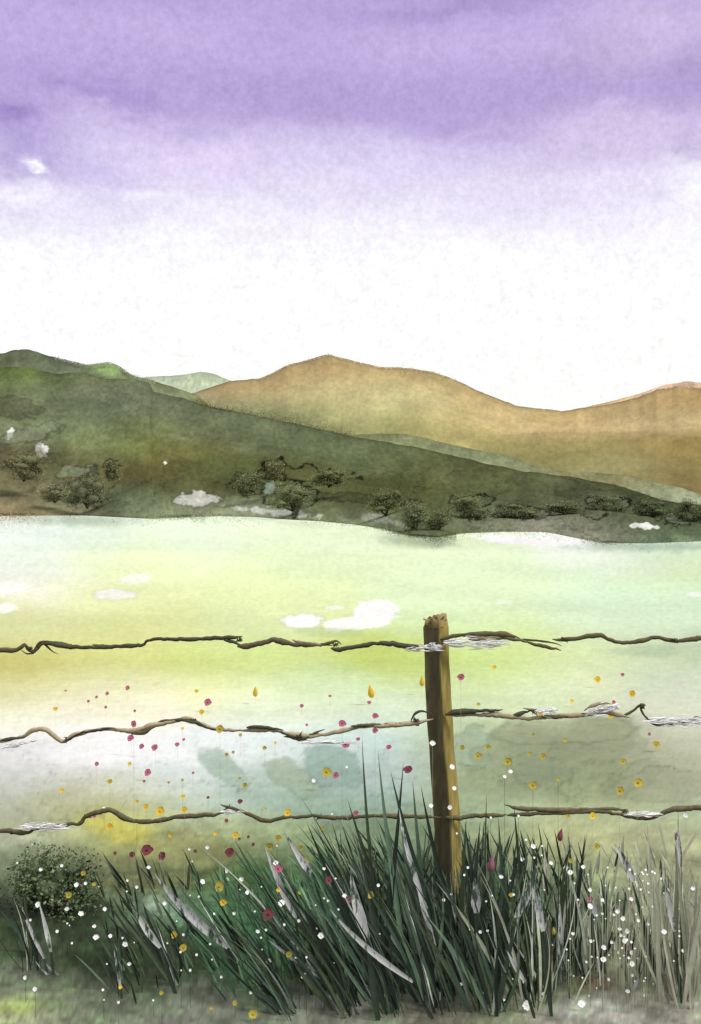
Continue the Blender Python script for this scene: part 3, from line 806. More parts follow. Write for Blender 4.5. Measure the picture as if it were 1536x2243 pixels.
# base px, base py, blades, fan half-width px, lean(mean, spread), tip row (lo, hi), palette mix, label
TUS = [
(70,2110,7,30,-.35,.15,1950,2040,0,'sparse tuft of grey leaves at the bottom left corner'),
(262,2160,7,5,-.1,.1,2060,2110,0,'tiny grass sprig alone on the dark ground left of centre'),
(388,2150,9,14,-.55,.18,1955,2060,0,'dark leaning grass tuft left of the long pale leaf'),
(525,2105,9,24,-.65,.15,1925,2010,0,'grass tuft with a long broad pale leaf leaning left'),
(632,2215,12,26,-.85,.14,1985,2110,0,'lowest dark tuft leaning hard left over bare ground'),
(715,2150,18,44,-.6,.2,1835,2010,0,'grass clump with two frosted white leaves left of centre'),
(770,2205,20,36,-.62,.2,1850,2060,0,'dark clump leaning left with a pale leaf lying across it'),
(842,2140,26,40,-.32,.2,1700,1950,0,'tallest dark clump, its spikes reaching the middle wire'),
(860,2205,18,30,-.45,.22,1890,2080,0,'short dark clump in front of the tallest spikes'),
(925,2120,24,34,-.42,.16,1750,1960,0,'dense dark clump just left of the post foot'),
(960,2205,20,36,-.35,.25,1830,2060,0,'dark clump at the bottom directly below the post'),
(1020,2120,22,30,-.02,.2,1860,1990,0,'dense dark clump hiding the right side of the post foot'),
(1068,2205,22,36,-.3,.25,1850,2060,0,'dark clump at the bottom just right below the post'),
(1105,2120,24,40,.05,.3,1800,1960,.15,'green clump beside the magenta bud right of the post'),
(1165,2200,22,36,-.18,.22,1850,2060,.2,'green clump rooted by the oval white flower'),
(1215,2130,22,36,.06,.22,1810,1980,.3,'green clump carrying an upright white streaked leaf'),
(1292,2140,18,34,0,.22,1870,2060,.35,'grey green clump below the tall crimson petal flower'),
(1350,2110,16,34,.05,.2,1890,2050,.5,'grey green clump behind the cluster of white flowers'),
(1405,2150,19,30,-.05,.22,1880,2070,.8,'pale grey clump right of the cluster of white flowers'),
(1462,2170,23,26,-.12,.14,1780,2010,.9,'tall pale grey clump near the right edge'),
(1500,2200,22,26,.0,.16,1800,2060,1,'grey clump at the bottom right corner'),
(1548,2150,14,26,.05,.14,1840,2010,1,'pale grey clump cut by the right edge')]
TU = {}
for i, (bx, bp, nb, fan, lm, ls, t0, t1, gm, lab) in enumerate(TUS):
    r = random.Random(900 + i)
    d = gd(bp)
    root = empty('grass_tussock', at(bx, bp, d), lab, 'grass tussock', 'tall grass tussocks in front of the fence')
    TU[i] = (root, d)
    mb = MB(); b0 = Vector(root.location)
    for k in range(int(nb * (1.5 if bx < 1000 else 1.2 if bx < 1180 else .8))):
        u = r.gauss(0, .5)
        sx = bx + u * fan; dd = d + r.uniform(-.09, .12)
        tp = t0 + (t1 - t0) * r.random() ** .62
        tx = sx + (bp - tp) * (lm + r.gauss(0, 1) * ls + u * .1)
        B = Vector(((sx - CX) / F * dd, dd, -.01)) - b0
        T = Vector(at(tx, tp, dd + r.uniform(-.12, .12))) - b0
        hgt = bp - tp
        pal = GLARE_GRAYS if r.random() < gm else GREENS
        c = np.array(r.choice(pal)) * r.uniform(.85, 1.15)
        w = (r.uniform(3, 7) if r.random() < .66 else r.uniform(6, 12.5)) * d / F * (0.75 if hgt < 150 else 1)
        if w < 8 * d / F and r.random() < .2: c = np.array((158, 166, 154)) * r.uniform(.8, 1.1)
        blade(mb, B, T, w, lin(c) / .95, (r.uniform(-.05, .05) - .12 * lm * hgt / F * d, r.uniform(-.03, .03), .05 * hgt / F * d), r)
    # short under-blades that thicken the foot
    for k in range(int(nb * .5) if i > 3 else 2):
        sx = bx + r.uniform(-1.2, 1.2) * fan; dd = d + r.uniform(-.05, .2)
        tp = bp - r.uniform(60, 170)
        B = Vector(((sx - CX) / F * dd, dd, -.01)) - b0
        T = Vector(at(sx + r.gauss(lm, .3) * (bp - tp), tp, dd)) - b0
        pal = GLARE_GRAYS if r.random() < gm else GREENS
        blade(mb, B, T, r.uniform(6, 14) * d / F, lin(np.array(r.choice(pal)) * r.uniform(.8, 1.05)) / 1.25, (0, 0, 0), r)
    TU[i] = (root, d, mb, b0, r)

# single long leaves of those tussocks: tussock, base (x,y), tip (x,y), width px, bend px
LONG = [(7,835,2010,793,1610,10,-14),(7,882,1990,828,1644,13,-12),(7,866,1800,884,1669,13,4),(9,965,2000,856,1690,16,-20),(9,940,2010,904,1708,14,-6),(9,1000,1990,922,1720,14,-16),
(7,880,2020,762,1752,15,-20),(6,800,2010,672,1800,16,-24),(5,730,1990,622,1822,13,-14),(9,918,2000,872,1745,14,-8),(11,1030,1960,1052,1800,15,4),(11,1050,1960,1018,1800,14,-6),(13,1110,1960,1092,1790,13,-6),
(13,1098,1980,1142,1840,16,6),(11,1010,2050,1022,1790,13,-4),(15,1230,1960,1252,1850,12,4),(15,1260,1960,1282,1826,12,4),(19,1446,2100,1418,1800,16,-10),(19,1478,2060,1486,1775,12,2),(13,1156,1990,1126,1760,12,-8),
(13,1060,2000,1066,1740,9,-2),(20,1510,2100,1482,1850,13,-6),(4,650,2220,540,2165,15,-14),(6,745,2230,640,2100,15,-20),(3,580,2150,395,1942,17,-40),(2,388,2150,282,1960,15,-24),(2,380,2140,245,1962,13,-24),(2,390,2150,312,1975,14,-14),(7,850,2050,780,1830,14,-10),(9,905,2010,840,1760,12,-14)]
for (ti, bx, bp, tx, tp, w, bd) in LONG:
    root, d, mb, b0, r = TU[ti]
    dd = d - .02
    # root on the ground under the given point along the leaf's own direction
    gy = HZ + CAMH * F / dd
    sl = (tx - bx) / (tp - bp)
    gx = bx + (gy - bp) * sl * .6
    B = Vector(((gx - CX) / F * dd, dd, -.01)) - b0
    T = Vector(at(tx, tp, dd)) - b0
    c = np.array(r.choice(GLARE_GRAYS if ti > 17 else GREENS)) * r.uniform(.85, 1.05)
    blade(mb, B, T, w / F * dd, lin(c) / .95, (bd / F * dd, 0, .02), r, nseg=12, twist=r.uniform(-.3, .3))
for i in TU:
    TU[i][2].build('blades', M_BLADE, TU[i][0])

# white-streaked dry leaves, each a part of its tussock
PALE = [(3,500,2075,338,1912,22,-24),(2,352,2075,290,1985,18,-6),(5,648,2010,580,1852,16,-6),(5,690,1925,625,1825,17,-4),(6,806,2055,768,1905,26,-10),(6,905,2150,722,1990,15,-30),(5,760,2165,588,2058,17,-22),
(9,935,1990,874,1770,13,-14),(9,955,2085,905,1880,15,-6),(0,112,2085,85,1975,12,4),(0,98,2100,45,1980,10,-4),(0,135,2165,100,2110,8,-4),(0,112,2160,78,2105,7,-4),(1,265,2165,250,2080,9,0),(15,1228,2170,1226,1960,14,0),
(13,1044,2000,1040,1920,24,0),(16,1388,1930,1344,1845,19,6),(19,1478,2040,1452,1910,13,-4),(18,1386,2170,1398,2140,10,0),(14,1130,2010,1180,1890,20,6),(17,1308,2010,1292,1958,14,0),(21,1490,1900,1484,1805,12,0),(14,1190,2040,1160,1890,18,0),(12,1150,2150,1110,2080,12,-4)]
for (ti, bx, bp, tx, tp, w, bd) in PALE:
    root, d, mb, b0, r = TU[ti]
    dd = d - .10
    pm = MB()
    z = max(CAMH + (HZ - bp) / F * dd, -.01)
    B = Vector(((bx - CX) / F * dd, dd, z)) - b0
    T = Vector(at(tx, tp, dd - .02)) - b0
    blade(pm, B, T, w / F * dd, np.array((.56, .57, .56)) * r.uniform(.85, 1.1), (bd / F * dd, 0, 0), r, nseg=10, twist=0)
    # leaf sheath: the green lower part that carries the pale leaf up from the ground
    if z > .03:
        gx = bx + (bx - tx) / max(bp - tp, 1) * (HZ + CAMH * F / dd - bp) * .5
        sm = MB()
        blade(mb, Vector(((gx - CX) / F * dd, dd, -.01)) - b0, B + (T - B) * .12 + Vector((0, .01, 0)), w * .7 / F * dd, lin(np.array(GREENS[0])) / 1.25, (0, 0, 0), r, twist=0)
    pm.build('pale_leaf', M_PALE, root)
for i in TU:
    o = [c for c in TU[i][0].children if c.name.split('.')[0] == 'blades'][0]
    me = o.data; bpy.data.objects.remove(o); bpy.data.meshes.remove(me)
    TU[i][2].build('blades', M_BLADE, TU[i][0])

# short turf between the tussocks: nobody could count it
tm = MB(); rt = random.Random(77)
for k in range(3300):
    px = rt.uniform(-30, 1570) if k < 2200 else rt.uniform(1570, 2500)
    py = rt.uniform(1930, 2200) if px < 700 else rt.uniform(1880, 2200)
    edge = 2165 + 30 * math.sin(px / 37) + 18 * math.sin(px / 11)
    if py > edge: continue
    if px < 560 and (px < 230 or rt.random() < .55): continue
    if px > 1250 and rt.random() < .5: continue
    d = gd(py)
    hh = rt.uniform(30, 95) if px > 560 else rt.uniform(30, 80)
    lean = -.5 if px < 900 else rt.gauss(-.1, .2)
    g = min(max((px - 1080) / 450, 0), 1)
    c = np.array(rt.choice(GLARE_GRAYS if rt.random() < g else GREENS)) * rt.uniform(.85, 1.25)
    if 440 < px < 760: c = c * .8 + np.array((70, 118, 76)) * .4
    B = ((px - CX) / F * d, d, -.005)
    T = at(px + hh * (lean + rt.gauss(0, .25)), py - hh, d + rt.uniform(-.05, .05))
    blade(tm, B, T, rt.uniform(3, 8) * d / F, lin(np.clip(c, 5, 240)) / 1.0, (0, 0, .01), rt, nseg=4)
tag(tm.build('grass', M_BLADE), 'short dark turf filling the ground between the tall tussocks', 'grass', kind='stuff')

# low bush at the left
shrub('shrub', 'low dark bush of rounded leaves at the left below the bottom wire', 'shrub', None, 116, 2000, gd(2000), 200, 150, (84, 96, 70), 6500, 3.6, 64, 15, gain=.9, gain_core=1.1, core_k=.5, leaf_r=(.4, 1.55))

# ================================================================== WILD FLOWERS
exec_mats = {}


def petal_mat(name, rgb, k=1.5):
    if name not in exec_mats:
        exec_mats[name] = grain_mat(name, scale=90, amt=.18, color=tuple(lin(rgb) / k), rough=.8)
    return exec_mats[name]


M_STEM = grain_mat('flower_stem', scale=30, amt=.2, color=tuple(lin((72, 84, 62)) / 1.3))
def eye_mat(pet):
    n = pet.name.split('_')[0]
    rgb = {'white': (226, 226, 214), 'pink': (150, 72, 96), 'maroon': (104, 56, 62), 'mauve': (128, 78, 96), 'yellow': (196, 160, 54), 'ochre': (152, 136, 54)}[n]
    return petal_mat(n + '_eye', rgb, 1.15)


def head_mesh(kind, seed, r=1.0):
    """unit flower head facing +Z: rounded overlapping petals round a small eye"""
    rr = random.Random(seed); mb = MB(); eye = MB()
    if kind == 'bud':
        V = []; Fc = []
        prof_ = [(0, -1.15), (.34, -.95), (.52, -.55), (.5, -.1), (.36, .4), (.18, .9), (0.02, 1.25)]
        n = 10
        for (rad, z) in prof_:
            for k in range(n):
                a = 2 * math.pi * k / n
                q = rad * (1 + .14 * math.cos(a * 5))
                V.append((q * math.cos(a) + .18 * z * z * .3, q * math.sin(a), z))
        for i in range(len(prof_) - 1):
            for k in range(n):
                Fc.append((i * n + k, i * n + (k + 1) % n, (i + 1) * n + (k + 1) % n, (i + 1) * n + k))
        mb.add(V, Fc)
        return mb, None
    npet = 6 if kind == 'open' else 8
    for p in range(npet):
        a = 2 * math.pi * p / npet + rr.uniform(-.12, .12)
        L = rr.uniform(.86, 1.08); w = rr.uniform(.50, .60) if npet == 6 else rr.uniform(.38, .46)
        V = []; Fc = []
        n = 5
        for i in range(n + 1):
            t = i / n
            ww = w * math.sin(math.pi * (0.12 + .80 * t) ** .9) ** .6
            z = .10 + .22 * t * t + rr.uniform(-.02, .02) + .012 * p
            for s in (-1, 0, 1):
                x = L * t * (1 - .05 * abs(s)); y = s * ww
                V.append((x * math.cos(a) - y * math.sin(a), x * math.sin(a) + y * math.cos(a), z + .05 * abs(s)))
        for i in range(n):
            for s in (0, 1):
                q = i * 3 + s
                Fc.append((q, q + 3, q + 4, q + 1))
        mb.add(V, Fc)
    V = []; Fc = []
    n = 8
    for (rad, z) in ((.26, .12), (.24, .26), (.13, .34), (.02, .37)):
        for k in range(n):
            V.append((rad * math.cos(2 * math.pi * k / n), rad * math.sin(2 * math.pi * k / n), z))
    for i in range(3):
        for k in range(n):
            Fc.append((i * n + k, i * n + (k + 1) % n, (i + 1) * n + (k + 1) % n, (i + 1) * n + k))
    eye.add(V, Fc)
    return mb, eye


PROTO = {}


def proto(kind, v, pet):
    key = (kind, v, pet.name)
    if key not in PROTO:
        mb, eye = head_mesh(kind, 40 + v)
        h = mb.build('flower_head', pet); e = eye.build('flower_eye', eye_mat(pet)) if eye else None
        hm = h.data; em = e.data if e else None
        bpy.data.objects.remove(h)
        if e: bpy.data.objects.remove(e)
        PROTO[key] = (hm, em)
    return PROTO[key]


_st = MB(); _st.tube([(0, 0, 0), (.02, .01, .35), (-.01, 0, .7), (0, 0, 1)], [1, .9, .8, .7], seg=5)
_so = _st.build('stem', M_STEM); STEM = _so.data; bpy.data.objects.remove(_so)
M_STEMP = grain_mat('pale_flower_stem', scale=30, amt=.15, color=tuple(lin((182, 190, 160)) / 1.35))
_so = _st.build('stem', M_STEMP); STEMP = _so.data; bpy.data.objects.remove(_so)

WIRES_Y = {'top': 1408, 'middle': 1590, 'bottom': 1790}
ORD = ['first','second','third','fourth','fifth','sixth','seventh','eighth','ninth','tenth','eleventh','twelfth','thirteenth','fourteenth','fifteenth','sixteenth','seventeenth','eighteenth','nineteenth','twentieth','twenty-first','twenty-second','twenty-third','twenty-fourth','twenty-fifth','twenty-sixth','twenty-seventh','twenty-eighth','twenty-ninth','thirtieth']


def zone(px, py):
    side = 'left' if px < 960 else 'right'
    if py < 1575: return (0, side, 'above the middle wire, %s of the post' % side)
    if py < 1785: return (1, side, 'between middle and bottom wires, %s of the post' % side)
    if py < 1930: return (2, side, 'just below the bottom wire, %s of the post' % side)
    return (3, side, 'in the lowest grass, %s of the post' % side)


def place(f, colour):
    px, py, r = f[0], f[1], f[2]
    grassy = py > 1900 or (px > 740 and py > 1690)
    near_wire = colour != 'white' and r >= 8 and any(abs(py - y) < 16 for y in (1404, 1592, 1786))
    q = (int(px * 13 + py * 7) % 17) / 17
    if py > 1880 and px < 540:                       # open ground: low flowers
        d = (CAMH - .05 - .10 * q) * F / (py - HZ)
        if px < 215 and py < 1990: d = min(d, 4.42 - .25 * q)
    elif grassy or 930 < px < 1012:
        d = min((3.8 if py > 1900 else 3.95) + .28 * q, (CAMH - .03) * F / (py - HZ))
        if 930 < px < 1012 and py < 1900: d = 4.6
    elif near_wire:
        d = 4.82
    else:
        hs = .05 + (int(px * 7 + py) % 10) * .012
        d = (CAMH - hs) * F / (py - HZ)
    x, y, z = at(px, py, d)
    return x, y, z, d, r * (.78 if colour == 'white' else .9) / F * d


def plant(f, colour, pet, kind, label, group, parts=True, cat='flower'):
    x, y, z, d, R = place(f, colour)
    rr = random.Random(int(f[0] * 31 + f[1]))
    root = empty('wildflower' if parts else 'daisy', (x, y, 0), label, cat, group)
    hm, em = proto(kind, rr.randrange(4), pet)
    h = bpy.data.objects.new('flower_head', hm); COL.objects.link(h); h.parent = root
    h.location = (0, 0, z)
    if kind == 'bud':
        h.scale = (R, R, R); h.rotation_euler = (rr.uniform(-.2, .2), rr.uniform(-.25, .25), rr.uniform(0, 6))
        h.location = (0, 0, z)
    else:
        h.scale = (R * rr.uniform(.92, 1.15), R * rr.uniform(.9, 1.1), R)
        h.rotation_euler = (rr.uniform(1.0, 1.35), rr.uniform(-.2, .2), rr.uniform(-.3, .3))
    if em and R > 0 and f[2] >= 7:
        e = bpy.data.objects.new('flower_eye', em); COL.objects.link(e); e.parent = h
    s = bpy.data.objects.new('stem', STEM if (f[1] > 1880 or (f[0] > 740 and f[1] > 1690)) and f[0] < 1240 else STEMP); COL.objects.link(s); s.parent = root
    s.location = (0, .3 * R, -.004); s.scale = (.0007, .0007, max(z, .01) + .004)
    return root


PINK = [(144,1513,3),(235,1519,5),(212,1527,4),(194,1536,4),(280,1507,6),(232,1549,4),(296,1557,4),(455,1538,9),(293,1586,8),(287,1617,9),(311,1635,7),(340,1638,9),(389,1631,6),(403,1620,4),(212,1673,6),(324,1692,9),(423,1693,4),(661,1546,5),(723,1525,4),(672,1588,4),(697,1610,5),(750,1585,9),(757,1630,11),(735,1698,8),(316,1711,4),
(1010,1483,9),(1364,1478,5),(809,1539,5),(822,1568,8),(822,1600,8),(785,1619,5),(852,1637,7),(895,1686,11,'d'),(1344,1538,5),(1422,1608,4),(456,1747,4,'d'),(526,1755,6,'d'),(496,1798,5,'d'),(322,1862,15,'d'),(356,1875,10,'d'),(290,1872,8,'d'),(252,1869,5,'d'),(428,1865,5,'d'),(504,1867,12,'d'),(544,1833,4,'d'),(555,1850,5,'d'),(525,1838,4,'d'),(610,1903,10),(720,1927,9,'d'),(588,2003,15,'d'),(766,1970,9),(207,1787,5),
(780,1781,7),(1228,1829,13,'db'),(1077,1892,17,'mb'),(1484,1830,11,'b'),(1293,1969,7),(1377,2076,6),(1415,2085,5)]
YEL = [(122,1553,6),(442,1560,7),(560,1515,11,'b'),(431,1514,5),(482,1597,10,'o'),(527,1610,5,'o'),(580,1638,6,'o'),(400,1596,4),(497,1653,5,'o'),(511,1648,4,'o'),(603,1628,4),(284,1673,5),(241,1712,7,'o'),(715,1691,12,'o'),(537,1720,7,'o'),(525,1705,4,'o'),(370,1714,4,'o'),(400,1709,4,'o'),(136,1732,6),
(813,1515,14,'b'),(925,1492,11,'b'),(1083,1462,6),(1309,1489,9),(1385,1520,8),(1252,1536,6),(1048,1543,5,'o'),(1168,1610,5,'o'),(1237,1622,6,'o'),(1013,1638,7,'o'),(1069,1637,8,'o'),(1048,1656,9,'o'),(1113,1668,11,'o'),(1160,1652,6,'o'),(1190,1657,8,'o'),(1437,1631,10,'o'),(1365,1668,8,'o'),(1397,1715,13,'o'),(1168,1720,11,'o'),(1223,1707,5,'o'),(1358,1732,10,'o'),(1183,1567,8),(1338,1567,8),
(401,1745,6),(320,1768,7),(352,1777,12),(404,1774,8),(301,1756,5),(631,1780,10),(582,1772,4),(241,1810,8),(472,1826,6),(516,1829,8),(374,1830,6),(609,1836,8,'o'),(592,1854,10,'o'),(659,1857,7,'o'),(670,1885,10,'o'),(706,1815,5,'o'),(184,1912,7,'o'),(206,1936,5,'o'),(152,1960,8,'o'),(480,1942,12,'o'),(489,1976,9),(610,1950,6),(656,1956,5,'o'),(327,2027,6),(382,2047,9,'o'),(402,2076,10,'o'),(634,2090,8,'o'),(264,2162,5),(355,2174,6,'o'),(515,2196,7,'o'),(555,2222,11,'o'),(464,2208,5,'o'),(72,1811,5),
(813,1960,9,'o'),(1120,1960,6,'o'),(1213,2040,9,'ob'),(1244,1788,6,'o'),(1307,1854,8,'o'),(1250,1885,6,'o'),(1298,1787,9)]
WHITE = [(84,1981,8),(170,1880,6),(90,1904,6),(136,1896,5),(326,1900,6),(301,1943,6),(168,1938,7),(188,1935,5),(444,1931,7),(496,1907,7),(500,1925,6),(530,1926,7),(542,1955,6),(455,1856,6),(604,1890,8),(361,1979,6),(230,1991,6),(148,1990,7),(178,2001,8),(67,2015,4),(207,2029,6),(242,2050,6),(275,2068,8),(212,2053,9),(126,2040,5),(56,2141,6),(78,2166,7),(284,2111,6),(565,2040,6),(583,2037,4),(617,1978,9),(704,2049,9),(655,2017,5),(623,2025,4),(589,2105,8),(513,2001,5),(470,2001,4),(431,2091,4),(396,2085,4),(402,2047,4),(417,2125,4),(485,2140,4),(550,2174,5),(226,2168,4),(757,2074,5),(755,1962,6),(725,2031,4),(710,1902,5),
(944,1765,7),(986,1768,7),(948,1628,8),(991,1680,8),(995,1727,6),(1169,1854,8),(1144,1882,6),(1207,1890,6),(1240,1900,7),(1250,1911,8),(1278,1899,6),(1292,1949,6),(1293,1985,8),(1098,1920,6),(1025,1900,4),(972,1971,5),(829,1939,5),(1383,1969,6),(1427,1968,6),(1352,1996,7),(1365,2012,7),(1374,2040,7),(1357,2035,5),(1360,2049,5),(1368,2060,7),(1383,2087,7),(1385,2111,8),(1322,2101,8),(1323,2075,7),(1340,2064,5),(1294,2061,5),(1333,2145,5),(1385,2136,5),(1375,2171,6),(1189,2174,7),(1153,2201,13),(1274,2198,11),(1010,2156,5),(1052,2041,5),(1155,1972,5),(1455,2041,7),(1484,1989,5),(1518,1946,6),(1503,1786,7),(1493,2125,7),(1255,2045,5),(1320,1971,5),(1398,2016,5),(1496,2082,5),(404,1788,5),(300,1797,5),(688,1710,6),(228,1770,5),(760,1680,4),(1118,1690,6),(1106,1701,5)]


def run(lst, base, kinds, cname, group):
    zs = {}
    for f in sorted(lst, key=lambda q: q[0]):
        zs.setdefault(zone(f[0], f[1]), []).append(f)
    for z, fl in zs.items():
        for n, f in enumerate(fl):
            fl_ = f[3] if len(f) > 3 else ''
            m, word = kinds(fl_, f)
            kind = 'bud' if 'b' in fl_ else base
            size = 'big' if f[2] >= 10 else ('small' if f[2] < 6 else 'mid-sized')
            noun = 'flower bud' if kind == 'bud' else 'flower'
            lab = '%s %s %s, %s of the %ss from the left %s' % (size, word, noun, ORD[n], cname, z[2])
            lab = '%s %s %s, %s %s from left %s' % (size, word, noun, ORD[n], cname, z[2].replace('just below', 'below'))
            plant(f, cname, m, kind, lab, group)


def k_pink(fl, f):
    if 'm' in fl: return petal_mat('mauve_petal', (142, 92, 110), 1.15), 'mauve'
    if 'd' in fl: return petal_mat('maroon_petal', (118, 68, 74), 1.15), 'maroon'
    return petal_mat('pink_petal', (166, 96, 116), 1.15), 'pink'


def k_yel(fl, f):
    if 'o' in fl: return petal_mat('ochre_petal', (166, 152, 66), 1.15), 'ochre'
    return petal_mat('yellow_petal', (206, 174, 62), 1.2), 'yellow'


run(PINK, 'open', k_pink, 'pink', 'pink and maroon flowers scattered through the meadow')
run(YEL, 'open', k_yel, 'yellow', 'yellow flowers scattered through the meadow')
M_WHITE = petal_mat('white_petal', (240, 242, 238), 1.15)
big = [f for f in WHITE if f[2] >= 6]; small = [f for f in WHITE if f[2] < 6]
run(big, 'daisy', lambda fl, f: (M_WHITE, 'white'), 'white', 'larger white flowers in the grass')
rw = random.Random(5)
for k in range(158):            # specks
    px = rw.choice((rw.uniform(20, 1520), rw.uniform(300, 760), rw.uniform(1000, 1500), rw.gauss(1370, 50)))
    py = rw.uniform(1840, 2200) if px < 700 else rw.uniform(1760, 2190) if px < 1240 else rw.uniform(1900, 2190)
    small.append((px, py, rw.uniform(2.2, 4.0)))


def speck_mesh(v):
    mb, eye = head_mesh('daisy', 70 + v)
    M = Matrix.Rotation(1.15, 4, 'X')
    return [tuple(M @ Vector(p)) for p in mb.V], list(mb.Fc)


SP = [speck_mesh(v) for v in range(4)]
for f in small:
    x, y, z, d, R = place(f, 'white')
    left = f[0] < 960
    V, Fc = SP[rw.randrange(4)]
    mb = MB()
    mb.add([(p[0] * R, p[1] * R, p[2] * R + z) for p in V], Fc)
    mb.tube([(0, .3 * R, -.004), (0, .3 * R, max(z, .005))], .0006, seg=4)
    o = mb.build('daisy', M_WHITE); o.location = (x, y, 0)
    o.data.materials.append(M_STEM if f[0] < 1240 else M_STEMP)
    for q_ in range(len(Fc), len(o.data.polygons)): o.data.polygons[q_].material_index = 1
    zz = zone(f[0], f[1])
    tag(o, 'tiny white speck of a flower ' + zz[2], 'flower', 'tiny white flowers ' + zz[2])

# ================================================================== SKY, SUN, CAMERA
W = bpy.data.worlds.new('World'); S.world = W; W.use_nodes = True
nt = W.node_tree; N = nt.nodes; L = nt.links
bg = N['Background']
EXPO = 0.5
SE, SR = math.radians(46), math.radians(112)     # sun: high, from the right and a little behind


def mth(op, a, b=None, c=None):
    n = N.new('ShaderNodeMath'); n.operation = op
    for i, v in enumerate((a, b, c)):
        if v is None: continue
        if isinstance(v, (int, float)): n.inputs[i].default_value = v
        else: L.new(v, n.inputs[i])
    return n.outputs[0]


tc = N.new('ShaderNodeTexCoord'); sp = N.new('ShaderNodeSeparateXYZ'); L.new(tc.outputs['Generated'], sp.inputs[0])
hyp = mth('SQRT', mth('ADD', mth('MULTIPLY', sp.outputs[0], sp.outputs[0]), mth('MULTIPLY', sp.outputs[1], sp.outputs[1])))
el = mth('DIVIDE', sp.outputs[2], mth('MAXIMUM', hyp, .001))
az = mth('ARCTAN2', sp.outputs[0], sp.outputs[1])
cb = N.new('ShaderNodeCombineXYZ'); L.new(az, cb.inputs[0]); L.new(el, cb.inputs[1])


def noise(vec, scale, detail=5, rough=.55, sc=(1, 1, 1)):
    mp = N.new('ShaderNodeMapping'); mp.inputs['Scale'].default_value = sc; L.new(vec, mp.inputs[0])
    n = N.new('ShaderNodeTexNoise'); n.inputs['Scale'].default_value = scale; n.inputs['Detail'].default_value = detail; n.inputs['Roughness'].default_value = rough
    L.new(mp.outputs[0], n.inputs['Vector'])
    return mth('SUBTRACT', n.outputs['Fac'], .5)


n1 = noise(cb.outputs[0], 7, 6, .55, (1, 2.4, 1))
n2 = noise(cb.outputs[0], 26, 5, .6, (1, 1.5, 1))
n3 = noise(cb.outputs[0], 7, 5, .55, (1.3, 2, 1))
elw = mth('ADD', el, mth('ADD', mth('MULTIPLY', n1, .075), mth('MULTIPLY', n2, .02)))
azw = mth('ADD', az, mth('ADD', mth('MULTIPLY', n3, .10), mth('MULTIPLY', n2, .03)))
rp = N.new('ShaderNodeValToRGB'); rp.color_ramp.interpolation = 'LINEAR'
L.new(elw, rp.inputs[0])
K = 2 ** EXPO
stops = [(0, (255, 254, 246), 1.0), (.13, (255, 255, 252), 1.0), (.222, (254, 253, 255), 1), (.262, (242, 237, 251), 1), (.298, (226, 217, 243), 1), (.331, (208, 195, 233), 1), (.355, (184, 167, 216), 1), (.385, (182, 164, 214), 1), (.42, (196, 178, 225), 1), (.455, (186, 167, 217), 1), (.50, (176, 158, 208), 1), (.62, (215, 208, 225), 1.2), (.8, (250, 248, 246), 1.75)]
cr = rp.color_ramp
while len(cr.elements) < len(stops): cr.elements.new(.5)
for e, (p, c, k) in zip(cr.elements, stops):
    e.position = p
    v = lin(c) / K * k * .97
    e.color = (v[0], v[1], v[2], 1)
cloud = rp.outputs[0]


def blot(src, px, py, sx, sy, col, strength, rot=0.0):
    a0 = math.atan((px - CX) / F); e0 = (HZ - py) / math.hypot(F, px - CX)
    da = mth('SUBTRACT', azw, a0); de = mth('SUBTRACT', elw, e0)
    c_, s_ = math.cos(rot), math.sin(rot)
    u = mth('DIVIDE', mth('ADD', mth('MULTIPLY', da, c_), mth('MULTIPLY', de, s_)), sx / F)
    v = mth('DIVIDE', mth('SUBTRACT', mth('MULTIPLY', de, c_), mth('MULTIPLY', da, s_)), sy / F)
    q = mth('ADD', mth('MULTIPLY', u, u), mth('MULTIPLY', v, v))
    k = mth('MULTIPLY', mth('EXPONENT', mth('MULTIPLY', q, -1)), strength)
    mx = N.new('ShaderNodeMix'); mx.data_type = 'RGBA'
    L.new(k, mx.inputs[0]); L.new(src, mx.inputs[6]); v3 = lin(col) / K; mx.inputs[7].default_value = (*v3, 1)
    return mx.outputs[2]


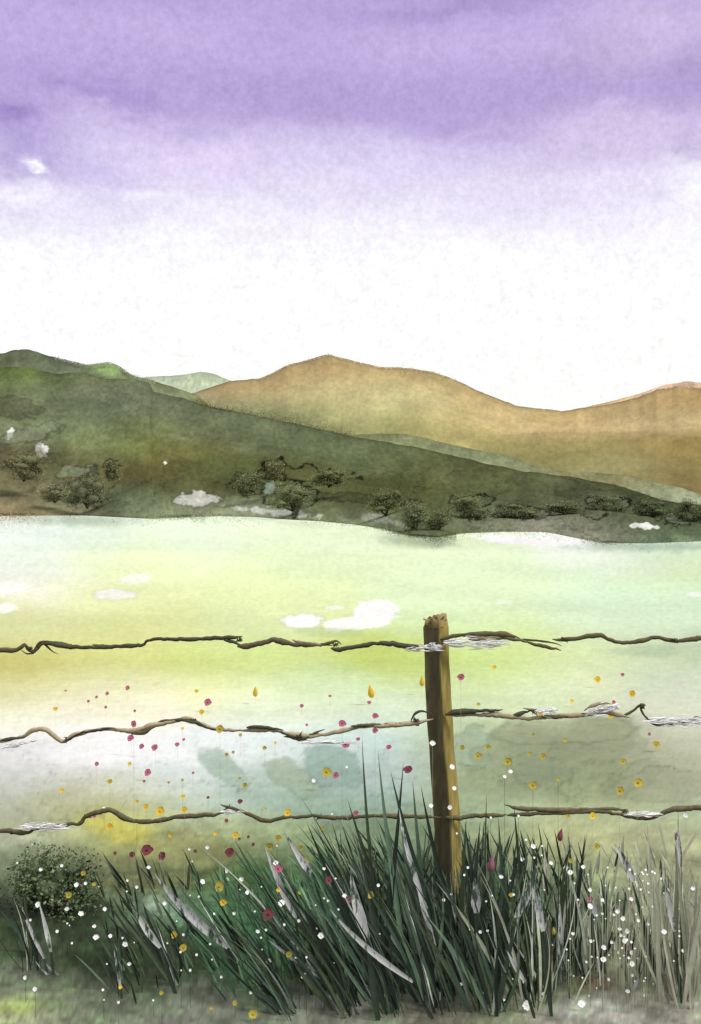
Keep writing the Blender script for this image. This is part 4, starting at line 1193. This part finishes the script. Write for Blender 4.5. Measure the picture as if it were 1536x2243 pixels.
for q in [(40, 310, 110, 130, (168, 150, 205), .9), (200, 400, 150, 60, (196, 182, 226), .8, -.2), (25, 240, 60, 26, (128, 108, 178), .9), (250, 215, 170, 22, (152, 134, 194), .8, -.32), (110, 250, 150, 40, (205, 192, 234), .0),
          (300, 290, 200, 50, (212, 198, 236), .7, -.1), (60, 90, 160, 120, (184, 166, 216), .5), (620, 150, 160, 90, (172, 154, 206), .5), (1000, 20, 220, 26, (158, 140, 192), .6), (1300, 130, 120, 60, (188, 168, 206), .5),
          (1450, 60, 120, 70, (206, 188, 222), .6), (1505, 170, 50, 70, (170, 152, 198), .6), (850, 230, 420, 34, (174, 157, 208), .6), (1400, 280, 180, 36, (212, 196, 226), .7), (1300, 340, 200, 40, (206, 192, 224), .7), (1510, 395, 60, 45, (250, 248, 253), .95), (1530, 310, 30, 30, (180, 165, 200), .5),
          (66, 366, 22, 8, (252, 250, 254), 1.0, -.25), (60, 425, 110, 30, (244, 240, 251), .9), (430, 350, 130, 40, (226, 212, 240), .8), (330, 445, 70, 14, (244, 240, 250), .8), (1150, 430, 200, 50, (222, 212, 238), .6), (1480, 540, 120, 30, (244, 240, 250), .6)]:
    if q[5] > 0:
        cloud = blot(cloud, *q)
# paper-fine mottling of the cloud
g1 = noise(tc.outputs['Generated'], 200, 4, .65)
g2 = noise(tc.outputs['Generated'], 70, 4, .6)
gk = mth('ADD', 1.0, mth('ADD', mth('MULTIPLY', g1, .46), mth('MULTIPLY', g2, .24)))
vm = N.new('ShaderNodeVectorMath'); vm.operation = 'SCALE'; L.new(cloud, vm.inputs[0]); L.new(gk, vm.inputs['Scale'])
sky = N.new('ShaderNodeTexSky'); sky.sky_type = 'NISHITA'; sky.sun_disc = False; sky.sun_elevation = SE; sky.sun_rotation = SR
sk = N.new('ShaderNodeVectorMath'); sk.operation = 'SCALE'; L.new(sky.outputs[0], sk.inputs[0]); sk.inputs['Scale'].default_value = .08
mx = N.new('ShaderNodeMix'); mx.data_type = 'RGBA'; mx.inputs[0].default_value = .94
L.new(sk.outputs[0], mx.inputs[6]); L.new(vm.outputs[0], mx.inputs[7])
L.new(mx.outputs[2], bg.inputs['Color']); bg.inputs['Strength'].default_value = 1.1

sd = bpy.data.lights.new('sun', 'SUN'); sd.energy = 2.0; sd.angle = math.radians(14); sd.color = (1, .95, .87)
so = bpy.data.objects.new('sun', sd); COL.objects.link(so)
v = Vector((math.sin(SR) * math.cos(SE), math.cos(SR) * math.cos(SE), math.sin(SE)))
so.rotation_euler = v.to_track_quat('Z', 'Y').to_euler(); so.location = v * 50

cd = bpy.data.cameras.new('camera'); cam = bpy.data.objects.new('camera', cd); COL.objects.link(cam)
cd.sensor_fit = 'VERTICAL'; cd.sensor_height = 24; cd.lens = 24 * F / 2243
cd.shift_y = -(1121.5 - HZ) / 2243
cam.location = (0, 0, CAMH); cam.rotation_euler = (math.radians(90), 0, 0)
cd.clip_start = .05; cd.clip_end = 20000
S.camera = cam
S.view_settings.view_transform = 'Standard'; S.view_settings.look = 'None'
S.view_settings.exposure = EXPO; S.view_settings.gamma = 1
S.view_settings.use_curve_mapping = False
